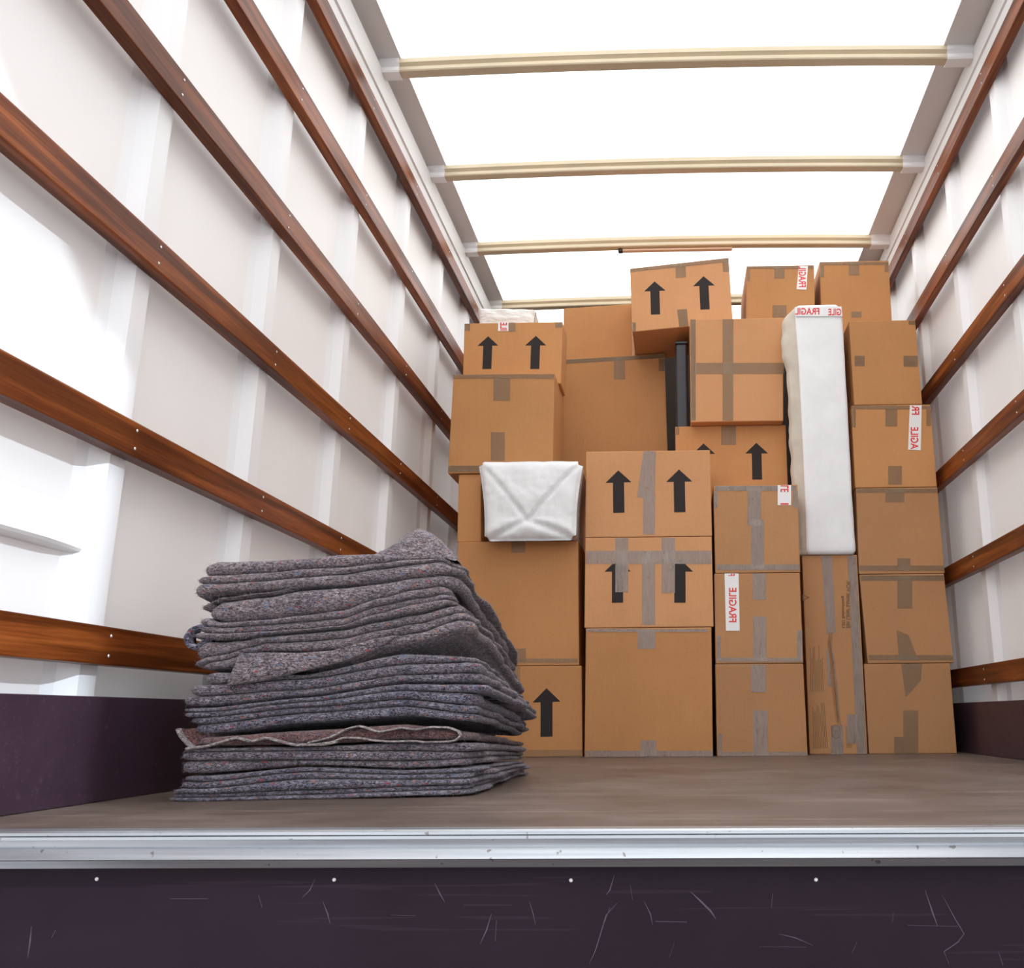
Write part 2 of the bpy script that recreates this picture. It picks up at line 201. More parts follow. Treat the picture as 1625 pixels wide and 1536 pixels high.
LINES = {'FLAP': [(-0.8036, 0.1905), (-0.7995, 0.2043), (-0.7954, 0.2181), (-0.7912, 0.2321), (-0.787, 0.246), (-0.7752, 0.2466), (-0.7633, 0.2471), (-0.7514, 0.2477), (-0.7395, 0.2483), (-0.7262, 0.248), (-0.7128, 0.2478),
          (-0.6995, 0.2475), (-0.6861, 0.2472), (-0.6701, 0.2484), (-0.654, 0.2495), (-0.6379, 0.2506), (-0.6218, 0.2517), (-0.6059, 0.2571), (-0.59, 0.2624), (-0.574, 0.2678), (-0.558, 0.2731), (-0.5471, 0.2749),
          (-0.5362, 0.2766), (-0.5253, 0.2783), (-0.5144, 0.28), (-0.525, 0.2732), (-0.5356, 0.2664), (-0.5462, 0.2597), (-0.5567, 0.2529), (-0.57, 0.2479), (-0.5833, 0.2429), (-0.5965, 0.2379), (-0.6097, 0.2329),
          (-0.6279, 0.2282), (-0.6461, 0.2235), (-0.6643, 0.2188), (-0.6823, 0.2142), (-0.6993, 0.2101), (-0.7162, 0.206), (-0.733, 0.202), (-0.7498, 0.1979), (-0.7633, 0.1961), (-0.7768, 0.1942), (-0.7902, 0.1924)],
 'FLAPEDGE': [(-0.8018, 0.1927), (-0.7971, 0.2089), (-0.7915, 0.2274), (-0.7867, 0.2427)],
 'H': [(-0.5793, 0.4341), (-0.5686, 0.4413), (-0.5414, 0.4571), (-0.5252, 0.4705), (-0.5088, 0.4803), (-0.4891, 0.4747), (-0.4681, 0.4642), (-0.4478, 0.4455), (-0.4297, 0.4243)],
 'HEM1': [(-0.6599, 0.0939), (-0.6217, 0.1034), (-0.5972, 0.117), (-0.5759, 0.1218), (-0.5436, 0.1106), (-0.5044, 0.1182), (-0.4842, 0.1141), (-0.4545, 0.1188), (-0.4243, 0.1176), (-0.4079, 0.1114), (-0.4035, 0.1034),
          (-0.4113, 0.0965)],
 'HEM2': [(-0.8571, 0.0863), (-0.8254, 0.0898), (-0.7979, 0.0982), (-0.7794, 0.1039), (-0.7539, 0.0968), (-0.7315, 0.1034), (-0.7019, 0.0953), (-0.6822, 0.0903), (-0.6532, 0.0909), (-0.6337, 0.0907), (-0.6127, 0.0954)],
 'HEM3': [(-0.6596, 0.09), (-0.621, 0.0945), (-0.6021, 0.1022), (-0.5725, 0.101), (-0.5526, 0.0968), (-0.5228, 0.0946), (-0.4832, 0.0952), (-0.4632, 0.093), (-0.4232, 0.0936), (-0.4113, 0.0959)],
 'M0': [(-0.8886, 0.2177), (-0.8523, 0.2177), (-0.6832, 0.212), (-0.5127, 0.2496), (-0.3962, 0.2441)],
 'M1': [(-0.886, 0.194), (-0.8498, 0.1939), (-0.6825, 0.2032), (-0.5115, 0.2295), (-0.3957, 0.2329)],
 'M10': [(-0.8735, 0.0809), (-0.8378, 0.0805), (-0.6725, 0.0808), (-0.5029, 0.0785), (-0.3894, 0.0756)],
 'M11': [(-0.8719, 0.0664), (-0.8363, 0.066), (-0.6712, 0.065), (-0.5019, 0.0609), (-0.3889, 0.0638)],
 'M12': [(-0.8693, 0.0427), (-0.8338, 0.0422), (-0.6704, 0.0545), (-0.5012, 0.0471), (-0.3883, 0.0499)],
 'M13': [(-0.8681, 0.0314), (-0.8326, 0.0309), (-0.6696, 0.0451), (-0.5007, 0.0386), (-0.3879, 0.0403)],
 'M14': [(-0.8668, 0.0201), (-0.8314, 0.0196), (-0.6687, 0.0337), (-0.5002, 0.0297), (-0.3875, 0.0297)],
 'M15': [(-0.8659, 0.012), (-0.8306, 0.0114), (-0.6672, 0.015), (-0.4995, 0.018), (-0.3871, 0.0201)],
 'M16': [(-0.8652, 0.0059), (-0.8299, 0.0053), (-0.6665, 0.0067), (-0.4991, 0.0103), (-0.3868, 0.0117)],
 'M17': [(-0.8643, -0.0023), (-0.8291, -0.0029), (-0.6657, -0.0026), (-0.4985, 0.0003), (-0.3864, 0.0011)],
 'M2': [(-0.8839, 0.1747), (-0.8478, 0.1746), (-0.681, 0.1852), (-0.5104, 0.2101), (-0.395, 0.2138)],
 'M3': [(-0.8818, 0.1555), (-0.8457, 0.1553), (-0.68, 0.1722), (-0.5096, 0.1958), (-0.3942, 0.1948)],
 'M4': [(-0.8808, 0.1471), (-0.8448, 0.1468), (-0.6792, 0.163), (-0.5089, 0.1826), (-0.3935, 0.1782)],
 'M5': [(-0.8799, 0.1386), (-0.8439, 0.1383), (-0.6785, 0.1544), (-0.508, 0.1676), (-0.3926, 0.1561)],
 'M6': [(-0.8786, 0.127), (-0.8427, 0.1267), (-0.6777, 0.1447), (-0.5073, 0.1556), (-0.392, 0.1418)],
 'M7': [(-0.8765, 0.1081), (-0.8407, 0.1077), (-0.6762, 0.1254), (-0.5062, 0.136), (-0.3914, 0.1265)],
 'M8': [(-0.8764, 0.107), (-0.8406, 0.1067), (-0.6755, 0.1169), (-0.5057, 0.1263), (-0.3908, 0.1113)],
 'M9': [(-0.8743, 0.0882), (-0.8386, 0.0878), (-0.6731, 0.0882), (-0.5038, 0.0944), (-0.3901, 0.0928)],
 'T0': [(-0.9069, 0.3826), (-0.8933, 0.4044), (-0.8728, 0.4126), (-0.8409, 0.4153), (-0.7655, 0.4181), (-0.7004, 0.423), (-0.6348, 0.4309), (-0.568, 0.4319), (-0.5172, 0.4279), (-0.4664, 0.4309), (-0.4296, 0.422)],
 'T1': [(-0.9062, 0.3769), (-0.8912, 0.385), (-0.8381, 0.3874), (-0.7633, 0.3936), (-0.6986, 0.401), (-0.6329, 0.4043), (-0.5667, 0.4119), (-0.5223, 0.4195), (-0.466, 0.4215), (-0.4293, 0.4137)],
 'T10': [(-0.8835, 0.2177), (-0.8472, 0.2187), (-0.8212, 0.2198), (-0.7518, 0.2197), (-0.6826, 0.2175), (-0.6096, 0.2318), (-0.5566, 0.2518), (-0.4915, 0.2643), (-0.4258, 0.2838), (-0.3979, 0.2861)],
 'T11': [(-0.8472, 0.2187), (-0.8038, 0.1916), (-0.7496, 0.1958), (-0.6821, 0.212), (-0.6094, 0.2295), (-0.5562, 0.2451), (-0.4907, 0.2497), (-0.4243, 0.2497), (-0.385, 0.2441)],
 'T2': [(-0.9059, 0.3741), (-0.8366, 0.372), (-0.7619, 0.3777), (-0.6973, 0.3849), (-0.6319, 0.3908), (-0.5661, 0.4026), (-0.4994, 0.4128), (-0.4545, 0.4181), (-0.429, 0.4078)],
 'T3': [(-0.9028, 0.3454), (-0.835, 0.3561), (-0.7603, 0.3602), (-0.6957, 0.3657), (-0.6304, 0.3706), (-0.5645, 0.3776), (-0.4981, 0.3882), (-0.4285, 0.396)],
 'T3b': [(-0.8958, 0.3298), (-0.8336, 0.3426), (-0.7808, 0.3492), (-0.7168, 0.3583)],
 'T3c': [(-0.8845, 0.3232), (-0.866, 0.3278), (-0.8335, 0.342), (-0.7596, 0.3522), (-0.6956, 0.3648), (-0.6303, 0.3694), (-0.5645, 0.377), (-0.4981, 0.3876), (-0.4284, 0.3948)],
 'T4': [(-0.8835, 0.3143), (-0.8295, 0.3023), (-0.7555, 0.3077), (-0.6917, 0.3165), (-0.6271, 0.3252), (-0.5626, 0.347), (-0.4968, 0.3643), (-0.4522, 0.3712), (-0.4273, 0.3691)],
 'T5': [(-0.8924, 0.2987), (-0.8287, 0.294), (-0.7547, 0.2984), (-0.6908, 0.3052), (-0.6261, 0.3116), (-0.5618, 0.3344), (-0.496, 0.3494), (-0.4459, 0.3561), (-0.4267, 0.3551)],
 'T6': [(-0.891, 0.2865), (-0.8276, 0.2828), (-0.7536, 0.2861), (-0.6896, 0.2906), (-0.6251, 0.297), (-0.5609, 0.3196), (-0.4954, 0.3372), (-0.4398, 0.3469), (-0.4263, 0.3458)],
 'T7': [(-0.8896, 0.2733), (-0.8263, 0.2705), (-0.7948, 0.2725), (-0.753, 0.2793), (-0.6892, 0.2851), (-0.6247, 0.292), (-0.5601, 0.3071), (-0.4945, 0.32), (-0.4337, 0.3353), (-0.4113, 0.3378)],
 'T8': [(-0.8854, 0.235), (-0.8238, 0.246), (-0.7829, 0.2581), (-0.7518, 0.2665), (-0.6879, 0.2694), (-0.6235, 0.2752), (-0.559, 0.2901), (-0.4935, 0.3028), (-0.4274, 0.3204), (-0.4106, 0.3228)],
 'T9': [(-0.8842, 0.2242), (-0.8227, 0.2351), (-0.7819, 0.2482), (-0.7504, 0.251), (-0.6863, 0.2505), (-0.622, 0.2545), (-0.5581, 0.2754), (-0.4926, 0.2858), (-0.4213, 0.3089), (-0.4045, 0.3102)]}
ROLLS = {1: [('T1', 'T0', -0.8754, -0.4309), ('T2', 'T1', -0.8878, -0.4264), ('T3', 'T2', -0.8857, -0.4198), ('T3c', 'T3b', -0.8795, -0.6929)],
 2: [('T4', 'T3c', -0.8567, -0.4264), ('T5', 'T4', -0.8733, -0.4353), ('T6', 'T5', -0.8795, -0.4309), ('T7', 'T6', -0.8754, -0.4242)],
 3: [('T8', 'T7', -0.8785, -0.4088), ('T9', 'T8', -0.8774, -0.4043), ('T10', 'T9', -0.8588, -0.3977)],
 4: [('M1', 'M0', -0.8525, -0.3833), ('M2', 'M1', -0.8774, -0.3811), ('M3', 'M2', -0.8878, -0.3666)],
 5: [('M4', 'M3', -0.8822, -0.3593), ('M5', 'M4', -0.8781, -0.379), ('M6', 'M5', -0.874, -0.3801), ('M7', 'M6', -0.8659, -0.3834)],
 6: [('M9', 'M8', -0.8556, -0.3976)],
 7: [('M10', 'M9', -0.872, -0.3867), ('M11', 'M10', -0.876, -0.391), ('M12', 'M11', -0.8801, -0.3888)],
 8: [('M13', 'M12', -0.876, -0.3823), ('M14', 'M13', -0.8781, -0.379), ('M15', 'M14', -0.8801, -0.3823), ('M16', 'M15', -0.8883, -0.3845), ('M17', 'M16', -0.8842, -0.3888)]}


# ------------------------------------------------------------------ materials
def new_mat(name):
    mt = bpy.data.materials.new(name)
    mt.use_nodes = True
    nt = mt.node_tree
    return mt, nt, nt.nodes['Principled BSDF']

def node(nt, typ, **kw):
    n = nt.nodes.new(typ)
    for k, v in kw.items():
        if k in n.inputs.keys():
            n.inputs[k].default_value = v
        else:
            setattr(n, k, v)
    return n

def coords(nt, scale=(1, 1, 1), rot=(0, 0, 0), kind='Object', loc=(0, 0, 0)):
    tc = node(nt, 'ShaderNodeTexCoord')
    mp = node(nt, 'ShaderNodeMapping')
    mp.inputs['Scale'].default_value = scale
    mp.inputs['Rotation'].default_value = rot
    mp.inputs['Location'].default_value = loc
    nt.links.new(tc.outputs[kind], mp.inputs['Vector'])
    return mp.outputs['Vector']

def ntex(nt, vec, scale, detail=4, rough=0.55):
    n = node(nt, 'ShaderNodeTexNoise')
    n.inputs['Scale'].default_value = scale
    n.inputs['Detail'].default_value = detail
    n.inputs['Roughness'].default_value = rough
    if vec is not None:
        nt.links.new(vec, n.inputs['Vector'])
    return n.outputs['Fac']

def ramp(nt, fac, stops):
    r = node(nt, 'ShaderNodeValToRGB')
    els = r.color_ramp.elements
    while len(els) < len(stops):
        els.new(0.5)
    for e, (p, c) in zip(els, stops):
        e.position = p
        e.color = c if len(c) == 4 else (*c, 1)
    nt.links.new(fac, r.inputs['Fac'])
    return r.outputs['Color']

def mixc(nt, fac, a, b, mode='MIX'):
    n = node(nt, 'ShaderNodeMix', data_type='RGBA', blend_type=mode)
    for sock, v in ((n.inputs[0], fac), (n.inputs[6], a), (n.inputs[7], b)):
        if isinstance(v, (int, float)):
            sock.default_value = v
        elif isinstance(v, tuple):
            sock.default_value = v if len(v) == 4 else (*v, 1)
        else:
            nt.links.new(v, sock)
    return n.outputs[2]

def bump(nt, p, height, strength, dist=0.002):
    b = node(nt, 'ShaderNodeBump')
    b.inputs['Strength'].default_value = strength
    b.inputs['Distance'].default_value = dist
    nt.links.new(height, b.inputs['Height'])
    nt.links.new(b.outputs['Normal'], p.inputs['Normal'])

def mat_plain(name, col, rough=0.5, metal=0.0, spec=0.5):
    mt, nt, p = new_mat(name)
    p.inputs['Base Color'].default_value = (*col, 1)
    p.inputs['Roughness'].default_value = rough
    p.inputs['Metallic'].default_value = metal
    p.inputs['Specular IOR Level'].default_value = spec
    return mt

def mat_gelcoat(name, col, dirt=0.10, glow=0.0):
    mt, nt, p = new_mat(name)
    f = ntex(nt, coords(nt), 2.2, 6, 0.6)
    f2 = ntex(nt, coords(nt, (4, 4, 1.2)), 1.0, 3)
    c = ramp(nt, f, [(0.3, tuple(v * (1 - dirt) for v in col)), (0.7, col)])
    c = mixc(nt, 0.5, c, ramp(nt, f2, [(0.3, tuple(v * (1 - dirt * 0.7) for v in col)), (0.7, col)]))
    nt.links.new(c, p.inputs['Base Color'])
    p.inputs['Roughness'].default_value = 0.42
    p.inputs['Specular IOR Level'].default_value = 0.35
    bump(nt, p, ntex(nt, coords(nt), 90, 3), 0.12, 0.001)
    if glow:
        # thin glass-fibre skin lets some daylight through
        tr = node(nt, 'ShaderNodeBsdfTranslucent')
        nt.links.new(c, tr.inputs['Color'])
        mx = node(nt, 'ShaderNodeMixShader')
        mx.inputs[0].default_value = glow
        out = nt.nodes['Material Output']
        nt.links.new(p.outputs[0], mx.inputs[1])
        nt.links.new(tr.outputs[0], mx.inputs[2])
        nt.links.new(mx.outputs[0], out.inputs['Surface'])
    return mt

def mat_wood(name, a, b, rough=0.33):
    mt, nt, p = new_mat(name)
    v = coords(nt, (30, 1.6, 30))
    g = ntex(nt, v, 1.6, 8, 0.62)
    g2 = ntex(nt, coords(nt, (18, 0.7, 22)), 1.5, 3)
    g3 = ntex(nt, coords(nt, (160, 5, 160)), 2.0, 3)
    c = ramp(nt, g, [(0.32, a), (0.66, b)])
    c = mixc(nt, ramp(nt, g2, [(0.42, (0, 0, 0)), (0.62, (0.8, 0.8, 0.8))]), c, tuple(x * 0.42 for x in a), 'MIX')
    c = mixc(nt, 0.35, c, ramp(nt, g3, [(0.35, (0.35, 0.3, 0.27)), (0.6, (1, 1, 1))]), 'MULTIPLY')
    nt.links.new(c, p.inputs['Base Color'])
    p.inputs['Roughness'].default_value = rough
    p.inputs['Specular IOR Level'].default_value = 0.14
    bump(nt, p, g3, 0.2, 0.001)
    return mt

def mat_cardboard(name, a, b):
    mt, nt, p = new_mat(name)
    f = ntex(nt, coords(nt), 3.0, 5, 0.6)
    fl = ntex(nt, coords(nt, (170, 170, 6)), 1.0, 2)
    fib = ntex(nt, coords(nt), 260, 3, 0.7)
    c = ramp(nt, f, [(0.3, a), (0.7, b)])
    c = mixc(nt, 0.05, c, ramp(nt, fl, [(0.3, (0.45, 0.4, 0.36)), (0.65, (1, 1, 1))]), 'MULTIPLY')
    c = mixc(nt, 0.18, c, ramp(nt, fib, [(0.3, (0.5, 0.45, 0.4)), (0.6, (1, 1, 1))]), 'MULTIPLY')
    oi = node(nt, 'ShaderNodeObjectInfo')
    hs = node(nt, 'ShaderNodeHueSaturation')
    mr = node(nt, 'ShaderNodeMapRange')
    mr.inputs['To Min'].default_value = 0.93
    mr.inputs['To Max'].default_value = 1.07
    nt.links.new(oi.outputs['Random'], mr.inputs['Value'])
    nt.links.new(mr.outputs['Result'], hs.inputs['Value'])
    nt.links.new(c, hs.inputs['Color'])
    nt.links.new(hs.outputs['Color'], p.inputs['Base Color'])
    p.inputs['Roughness'].default_value = 0.72
    p.inputs['Specular IOR Level'].default_value = 0.25
    bump(nt, p, fl, 0.04, 0.001)
    return mt

def mat_tape(name, col, through):
    mt, nt, p = new_mat(name)
    w = ntex(nt, coords(nt, (160, 160, 22)), 1.0, 4, 0.6)
    c = ramp(nt, w, [(0.3, tuple(v * 0.78 for v in col)), (0.7, col)])
    # wrinkle shade painted into the film colour as thin dark lines
    wr = ntex(nt, coords(nt, (70, 70, 11), loc=(3, 1, 7)), 1.0, 2, 0.45)
    c = mixc(nt, ramp(nt, wr, [(0.485, (0, 0, 0)), (0.497, (0.6, 0.6, 0.6)), (0.509, (0, 0, 0))]), c, tuple(v * 0.35 for v in col))
    nt.links.new(c, p.inputs['Base Color'])
    p.inputs['Roughness'].default_value = 0.27
    p.inputs['Alpha'].default_value = 1 - through
    bump(nt, p, w, 0.5, 0.002)
    return mt

def mat_fabric(name, cols, speck=1.0):
    # mottled recycled-fibre felt: light and dark fibres, a few coloured ones
    mt, nt, p = new_mat(name)
    v = coords(nt, (0.8, 0.8, 2.2))
    f1 = ntex(nt, v, 300, 3, 0.8)
    f2 = ntex(nt, v, 130, 4, 0.8)
    f3 = ntex(nt, coords(nt), 14, 3, 0.6)
    c = ramp(nt, f2, [(0.40, cols[0]), (0.50, cols[1]), (0.61, cols[2])])
    c = mixc(nt, 0.55, c, ramp(nt, f1, [(0.40, cols[0]), (0.5, cols[1]), (0.62, cols[2])]))
    c = mixc(nt, 0.5, c, ramp(nt, f3, [(0.38, (0.42, 0.40, 0.50)), (0.62, (1.0, 0.97, 0.95))]), 'MULTIPLY')
    vo = node(nt, 'ShaderNodeTexVoronoi')
    vo.inputs['Scale'].default_value = 190
    nt.links.new(v, vo.inputs['Vector'])
    sep = node(nt, 'ShaderNodeSeparateColor')
    nt.links.new(vo.outputs['Color'], sep.inputs['Color'])
    for ch, lo, hi, col in (('Red', 0.988, 0.991, (0.42, 0.05, 0.07)), ('Green', 0.986, 0.99, (0.10, 0.17, 0.30)),
                            ('Blue', 0.990, 0.993, (0.45, 0.17, 0.10)), ('Green', 0.0, 0.0, None)):
        if col is None:
            continue
        k = node(nt, 'ShaderNodeMapRange')
        k.inputs['From Min'].default_value = lo
        k.inputs['From Max'].default_value = hi
        k.inputs['To Max'].default_value = 0.75 * speck
        nt.links.new(sep.outputs[ch], k.inputs['Value'])
        c = mixc(nt, k.outputs['Result'], c, col)
    nt.links.new(c, p.inputs['Base Color'])
    p.inputs['Roughness'].default_value = 0.95
    p.inputs['Specular IOR Level'].default_value = 0.1
    p.inputs['Sheen Weight'].default_value = 0.25
    bump(nt, p, f2, 0.8, 0.004)
    return mt

def mat_phenolic(name, a, b, rough, scr=0.5, dirx=(1, 1, 1), spec=0.5):
    # spec: gloss of the film
    # dark film-faced plywood with rubbed streaks and scratches
    mt, nt, p = new_mat(name)
    f = ntex(nt, coords(nt), 3.5, 7, 0.65)
    c = ramp(nt, f, [(0.3, a), (0.72, b)])
    st = ntex(nt, coords(nt, dirx), 3.0, 6, 0.7)
    c = mixc(nt, ramp(nt, st, [(0.55, (0, 0, 0)), (0.78, (scr, scr, scr))]), c, tuple(min(1, v * 2.2) for v in b))
    for rz, off in ((0.5, 3.1), (1.3, 8.7), (2.3, 5.2)):
        s1 = ntex(nt, coords(nt, (2.2, 90, 90) if dirx[0] < 1.5 else (90, 2.2, 90), (rz, rz * 1.7, rz), loc=(off, off, off)), 1.0, 2, 0.5)
        c = mixc(nt, ramp(nt, s1, [(0.67, (0, 0, 0)), (0.69, (scr * 0.7, scr * 0.7, scr * 0.7))]), c, tuple(min(1, v * 3.2 + 0.03) for v in b))
    nt.links.new(c, p.inputs['Base Color'])
    p.inputs['Specular IOR Level'].default_value = spec
    r = ramp(nt, f, [(0.3, (rough - 0.06,) * 3), (0.7, (rough + 0.1,) * 3)])
    nt.links.new(r, p.inputs['Roughness'])
    bump(nt, p, ntex(nt, coords(nt), 220, 3), 0.10, 0.0008)
    return mt

def mat_alu(name):
    mt, nt, p = new_mat(name)
    w = ntex(nt, coords(nt, (2, 120, 120)), 1.5, 4, 0.6)
    sp = ntex(nt, coords(nt), 75, 2, 0.5)
    c = ramp(nt, w, [(0.3, (0.40, 0.42, 0.46)), (0.7, (0.56, 0.575, 0.60))])
    c = mixc(nt, ramp(nt, sp, [(0.70, (0, 0, 0)), (0.74, (0.7, 0.7, 0.7))]), c, (0.16, 0.13, 0.12))
    nt.links.new(c, p.inputs['Base Color'])
    p.inputs['Metallic'].default_value = 0.9
    p.inputs['Roughness'].default_value = 0.38
    bump(nt, p, w, 0.08, 0.0006)
    return mt

def mat_roof():
    mt = bpy.data.materials.new('translucent_roof')
    mt.use_nodes = True
    nt = mt.node_tree
    for n in list(nt.nodes):
        nt.nodes.remove(n)
    out = node(nt, 'ShaderNodeOutputMaterial')
    f = ntex(nt, coords(nt), 1.6, 6, 0.6)
    f2 = ntex(nt, coords(nt, (1.0, 9, 1)), 1.4, 4)
    c = ramp(nt, f, [(0.25, (0.93, 0.915, 0.875)), (0.6, (0.965, 0.955, 0.93))])
    c = mixc(nt, 0.4, c, ramp(nt, f2, [(0.3, (0.945, 0.91, 0.83)), (0.6, (0.97, 0.96, 0.94))]))
    tr = node(nt, 'ShaderNodeBsdfTranslucent')
    di = node(nt, 'ShaderNodeBsdfDiffuse')
    nt.links.new(c, tr.inputs['Color'])
    nt.links.new(c, di.inputs['Color'])
    mx = node(nt, 'ShaderNodeMixShader')
    mx.inputs[0].default_value = 0.10
    nt.links.new(tr.outputs[0], mx.inputs[1])
    nt.links.new(di.outputs[0], mx.inputs[2])
    nt.links.new(mx.outputs[0], out.inputs['Surface'])
    return mt

def mat_wrap(name, col, tint):
    mt, nt, p = new_mat(name)
    f = ntex(nt, coords(nt), 9, 5, 0.6)
    c = ramp(nt, f, [(0.35, tint), (0.65, col)])
    nt.links.new(c, p.inputs['Base Color'])
    p.inputs['Roughness'].default_value = 0.6
    p.inputs['Specular IOR Level'].default_value = 0.25
    w = ntex(nt, coords(nt, (22, 22, 9)), 1.5, 5, 0.65)
    bump(nt, p, w, 0.35, 0.006)
    return mt

M = {}
M['wall'] = mat_gelcoat('white_gelcoat', (0.88, 0.85, 0.83), 0.06, 0.06)
M['post'] = mat_gelcoat('white_post', (0.88, 0.875, 0.88), 0.04)
M['cant'] = mat_gelcoat('grey_white_paint', (0.74, 0.72, 0.71), 0.08)
M['roof'] = mat_roof()
M['bow'] = mat_gelcoat('cream_bow', (0.68, 0.57, 0.40), 0.22)
M['wood'] = mat_wood('red_brown_hardwood', (0.150, 0.030, 0.006), (0.37, 0.102, 0.021))
M['floor'] = mat_phenolic('brown_film_plywood', (0.088, 0.060, 0.047), (0.185, 0.135, 0.112), 0.44, 0.3, (1, 6, 1))
M['kick'] = mat_phenolic('maroon_film_plywood', (0.034, 0.017, 0.027), (0.056, 0.030, 0.047), 0.36, 0.14, (1, 1, 1), 0.4)
M['riser'] = mat_phenolic('aubergine_film_plywood', (0.014, 0.0072, 0.0135), (0.021, 0.0115, 0.0195), 0.5, 0.13, (1, 1, 4), 0.13)
M['bulkhead'] = mat_phenolic('gap_shade_plywood', (0.020, 0.013, 0.010), (0.032, 0.022, 0.016), 0.6, 0.1, (1, 1, 1), 0.1)  # dark colour stands in for shade in the gaps between the boxes
M['alu'] = mat_alu('brushed_aluminium')
M['scratch'] = mat_plain('scratch_marks', (0.075, 0.052, 0.075), 0.6)
M['screw'] = mat_plain('zinc_screw', (0.75, 0.73, 0.70), 0.4, 0.4)
M['card'] = mat_cardboard('brown_cardboard', (0.50, 0.235, 0.088), (0.57, 0.272, 0.105))
M['card2'] = mat_cardboard('dull_brown_cardboard', (0.45, 0.225, 0.10), (0.51, 0.258, 0.115))
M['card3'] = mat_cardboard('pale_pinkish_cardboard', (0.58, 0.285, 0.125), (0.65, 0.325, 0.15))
M['tape'] = mat_tape('brown_packing_tape', (0.44, 0.30, 0.18), 0.6)
M['tape_clear'] = mat_tape('greyish_packing_tape', (0.54, 0.43, 0.365), 0.5)
M['ink'] = mat_plain('black_ink', (0.030, 0.024, 0.022), 0.7, 0, 0.2)
M['print'] = mat_plain('brown_print', (0.20, 0.12, 0.065), 0.75, 0, 0.2)
M['red'] = mat_plain('red_ink', (0.72, 0.035, 0.030), 0.5)
M['label'] = mat_plain('white_label_tape', (0.82, 0.80, 0.78), 0.4)
M['white_wrap'] = mat_wrap('white_paper_wrap', (0.86, 0.86, 0.86), (0.80, 0.80, 0.80))
M['cream_wrap'] = mat_wrap('cream_foam_wrap', (0.84, 0.82, 0.79), (0.78, 0.75, 0.71))
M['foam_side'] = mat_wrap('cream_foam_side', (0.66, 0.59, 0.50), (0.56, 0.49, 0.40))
M['black'] = mat_plain('black_lacquer', (0.022, 0.020, 0.026), 0.3)
M['dark'] = mat_plain('dark_plastic', (0.03, 0.03, 0.03), 0.5)
M['lamp'] = mat_plain('peach_lamp_diffuser', (0.80, 0.58, 0.42), 0.45)
M['felt'] = mat_fabric('grey_felt', [(0.004, 0.0035, 0.007), (0.080, 0.066, 0.086), (0.62, 0.56, 0.62)])
M['felt_warm'] = mat_fabric('mauve_grey_felt', [(0.010, 0.007, 0.010), (0.155, 0.118, 0.130), (0.64, 0.56, 0.575)])
M['felt_blue'] = mat_fabric('blue_grey_felt', [(0.003, 0.003, 0.008), (0.060, 0.053, 0.086), (0.58, 0.54, 0.64)])
M['felt_red'] = mat_fabric('maroon_grey_felt', [(0.025, 0.010, 0.010), (0.15, 0.065, 0.062), (0.42, 0.25, 0.23)], 0.6)
M['hem'] = mat_fabric('pale_hem', [(0.06, 0.045, 0.045), (0.34, 0.29, 0.28), (0.74, 0.66, 0.64)], 0.4)
M['fuzz'] = mat_plain('wool_fibre', (0.26, 0.22, 0.24), 0.9, 0, 0.1)
M['ground'] = mat_plain('grey_asphalt', (0.20, 0.20, 0.205), 0.9)

# ------------------------------------------------------------------ mesh helpers
def link(o, parent=None):
    COL.objects.link(o)
    if parent is not None:
        o.parent = parent
    return o

def mesh(name, verts, faces, mat, parent=None, org=(0, 0, 0), smooth=False):
    """one mesh object from world-space vertices; org is the world position of the parent (or of the object itself)"""
    ox, oy, oz = org
    me = bpy.data.meshes.new(name)
    me.from_pydata([(x - ox, y - oy, z - oz) for x, y, z in verts], [], faces)
    me.validate()
    me.update()
    if mat is not None:
        me.materials.append(M[mat] if isinstance(mat, str) else mat)
    if smooth:
        me.polygons.foreach_set('use_smooth', [True] * len(me.polygons))
    o = bpy.data.objects.new(name, me)
    if parent is None:
        o.location = org
    return link(o, parent)

def box_vf(x0, x1, y0, y1, z0, z1):
    v = [(x0, y0, z0), (x1, y0, z0), (x1, y1, z0), (x0, y1, z0), (x0, y0, z1), (x1, y0, z1), (x1, y1, z1), (x0, y1, z1)]
    f = [(0, 3, 2, 1), (4, 5, 6, 7), (0, 1, 5, 4), (1, 2, 6, 5), (2, 3, 7, 6), (3, 0, 4, 7)]
    return v, f

def bevelled(verts, faces, r, seg=2):
    bm = bmesh.new()
    vs = [bm.verts.new(v) for v in verts]
    for f in faces:
        bm.faces.new([vs[i] for i in f])
    bmesh.ops.recalc_face_normals(bm, faces=bm.faces)
    bmesh.ops.bevel(bm, geom=list(bm.edges), offset=r, segments=seg, affect='EDGES', profile=0.6)
    bm.verts.index_update()
    v = [tuple(q.co) for q in bm.verts]
    f = [[q.index for q in fc.verts] for fc in bm.faces]
    bm.free()
    return v, f

def box(name, x0, x1, y0, y1, z0, z1, mat, parent=None, org=(0, 0, 0), r=0.0):
    v, f = box_vf(x0, x1, y0, y1, z0, z1)
    if r:
        v, f = bevelled(v, f, r)
    return mesh(name, v, f, mat, parent, org)

def empty(name, loc):
    o = bpy.data.objects.new(name, None)
    o.empty_display_size = 0.05
    o.location = loc
    return link(o)

def tag(o, label, cat, group=None):
    o['label'] = label
    o['category'] = cat
    if group:
        o['group'] = group
    return o

def structure(o, label=None):
    o['kind'] = 'structure'
    if label:
        o['label'] = label
    return o

def prism(poly, y, t):
    """flat polygon (x,z) standing at depth y, thickness t towards the camera"""
    n = len(poly)
    v = [(x, y, z) for x, z in poly] + [(x, y - t, z) for x, z in poly]
    f = [tuple(range(n, 2 * n)), tuple(range(n - 1, -1, -1))]
    f += [(i, (i + 1) % n, n + (i + 1) % n, n + i) for i in range(n)]
    return v, f

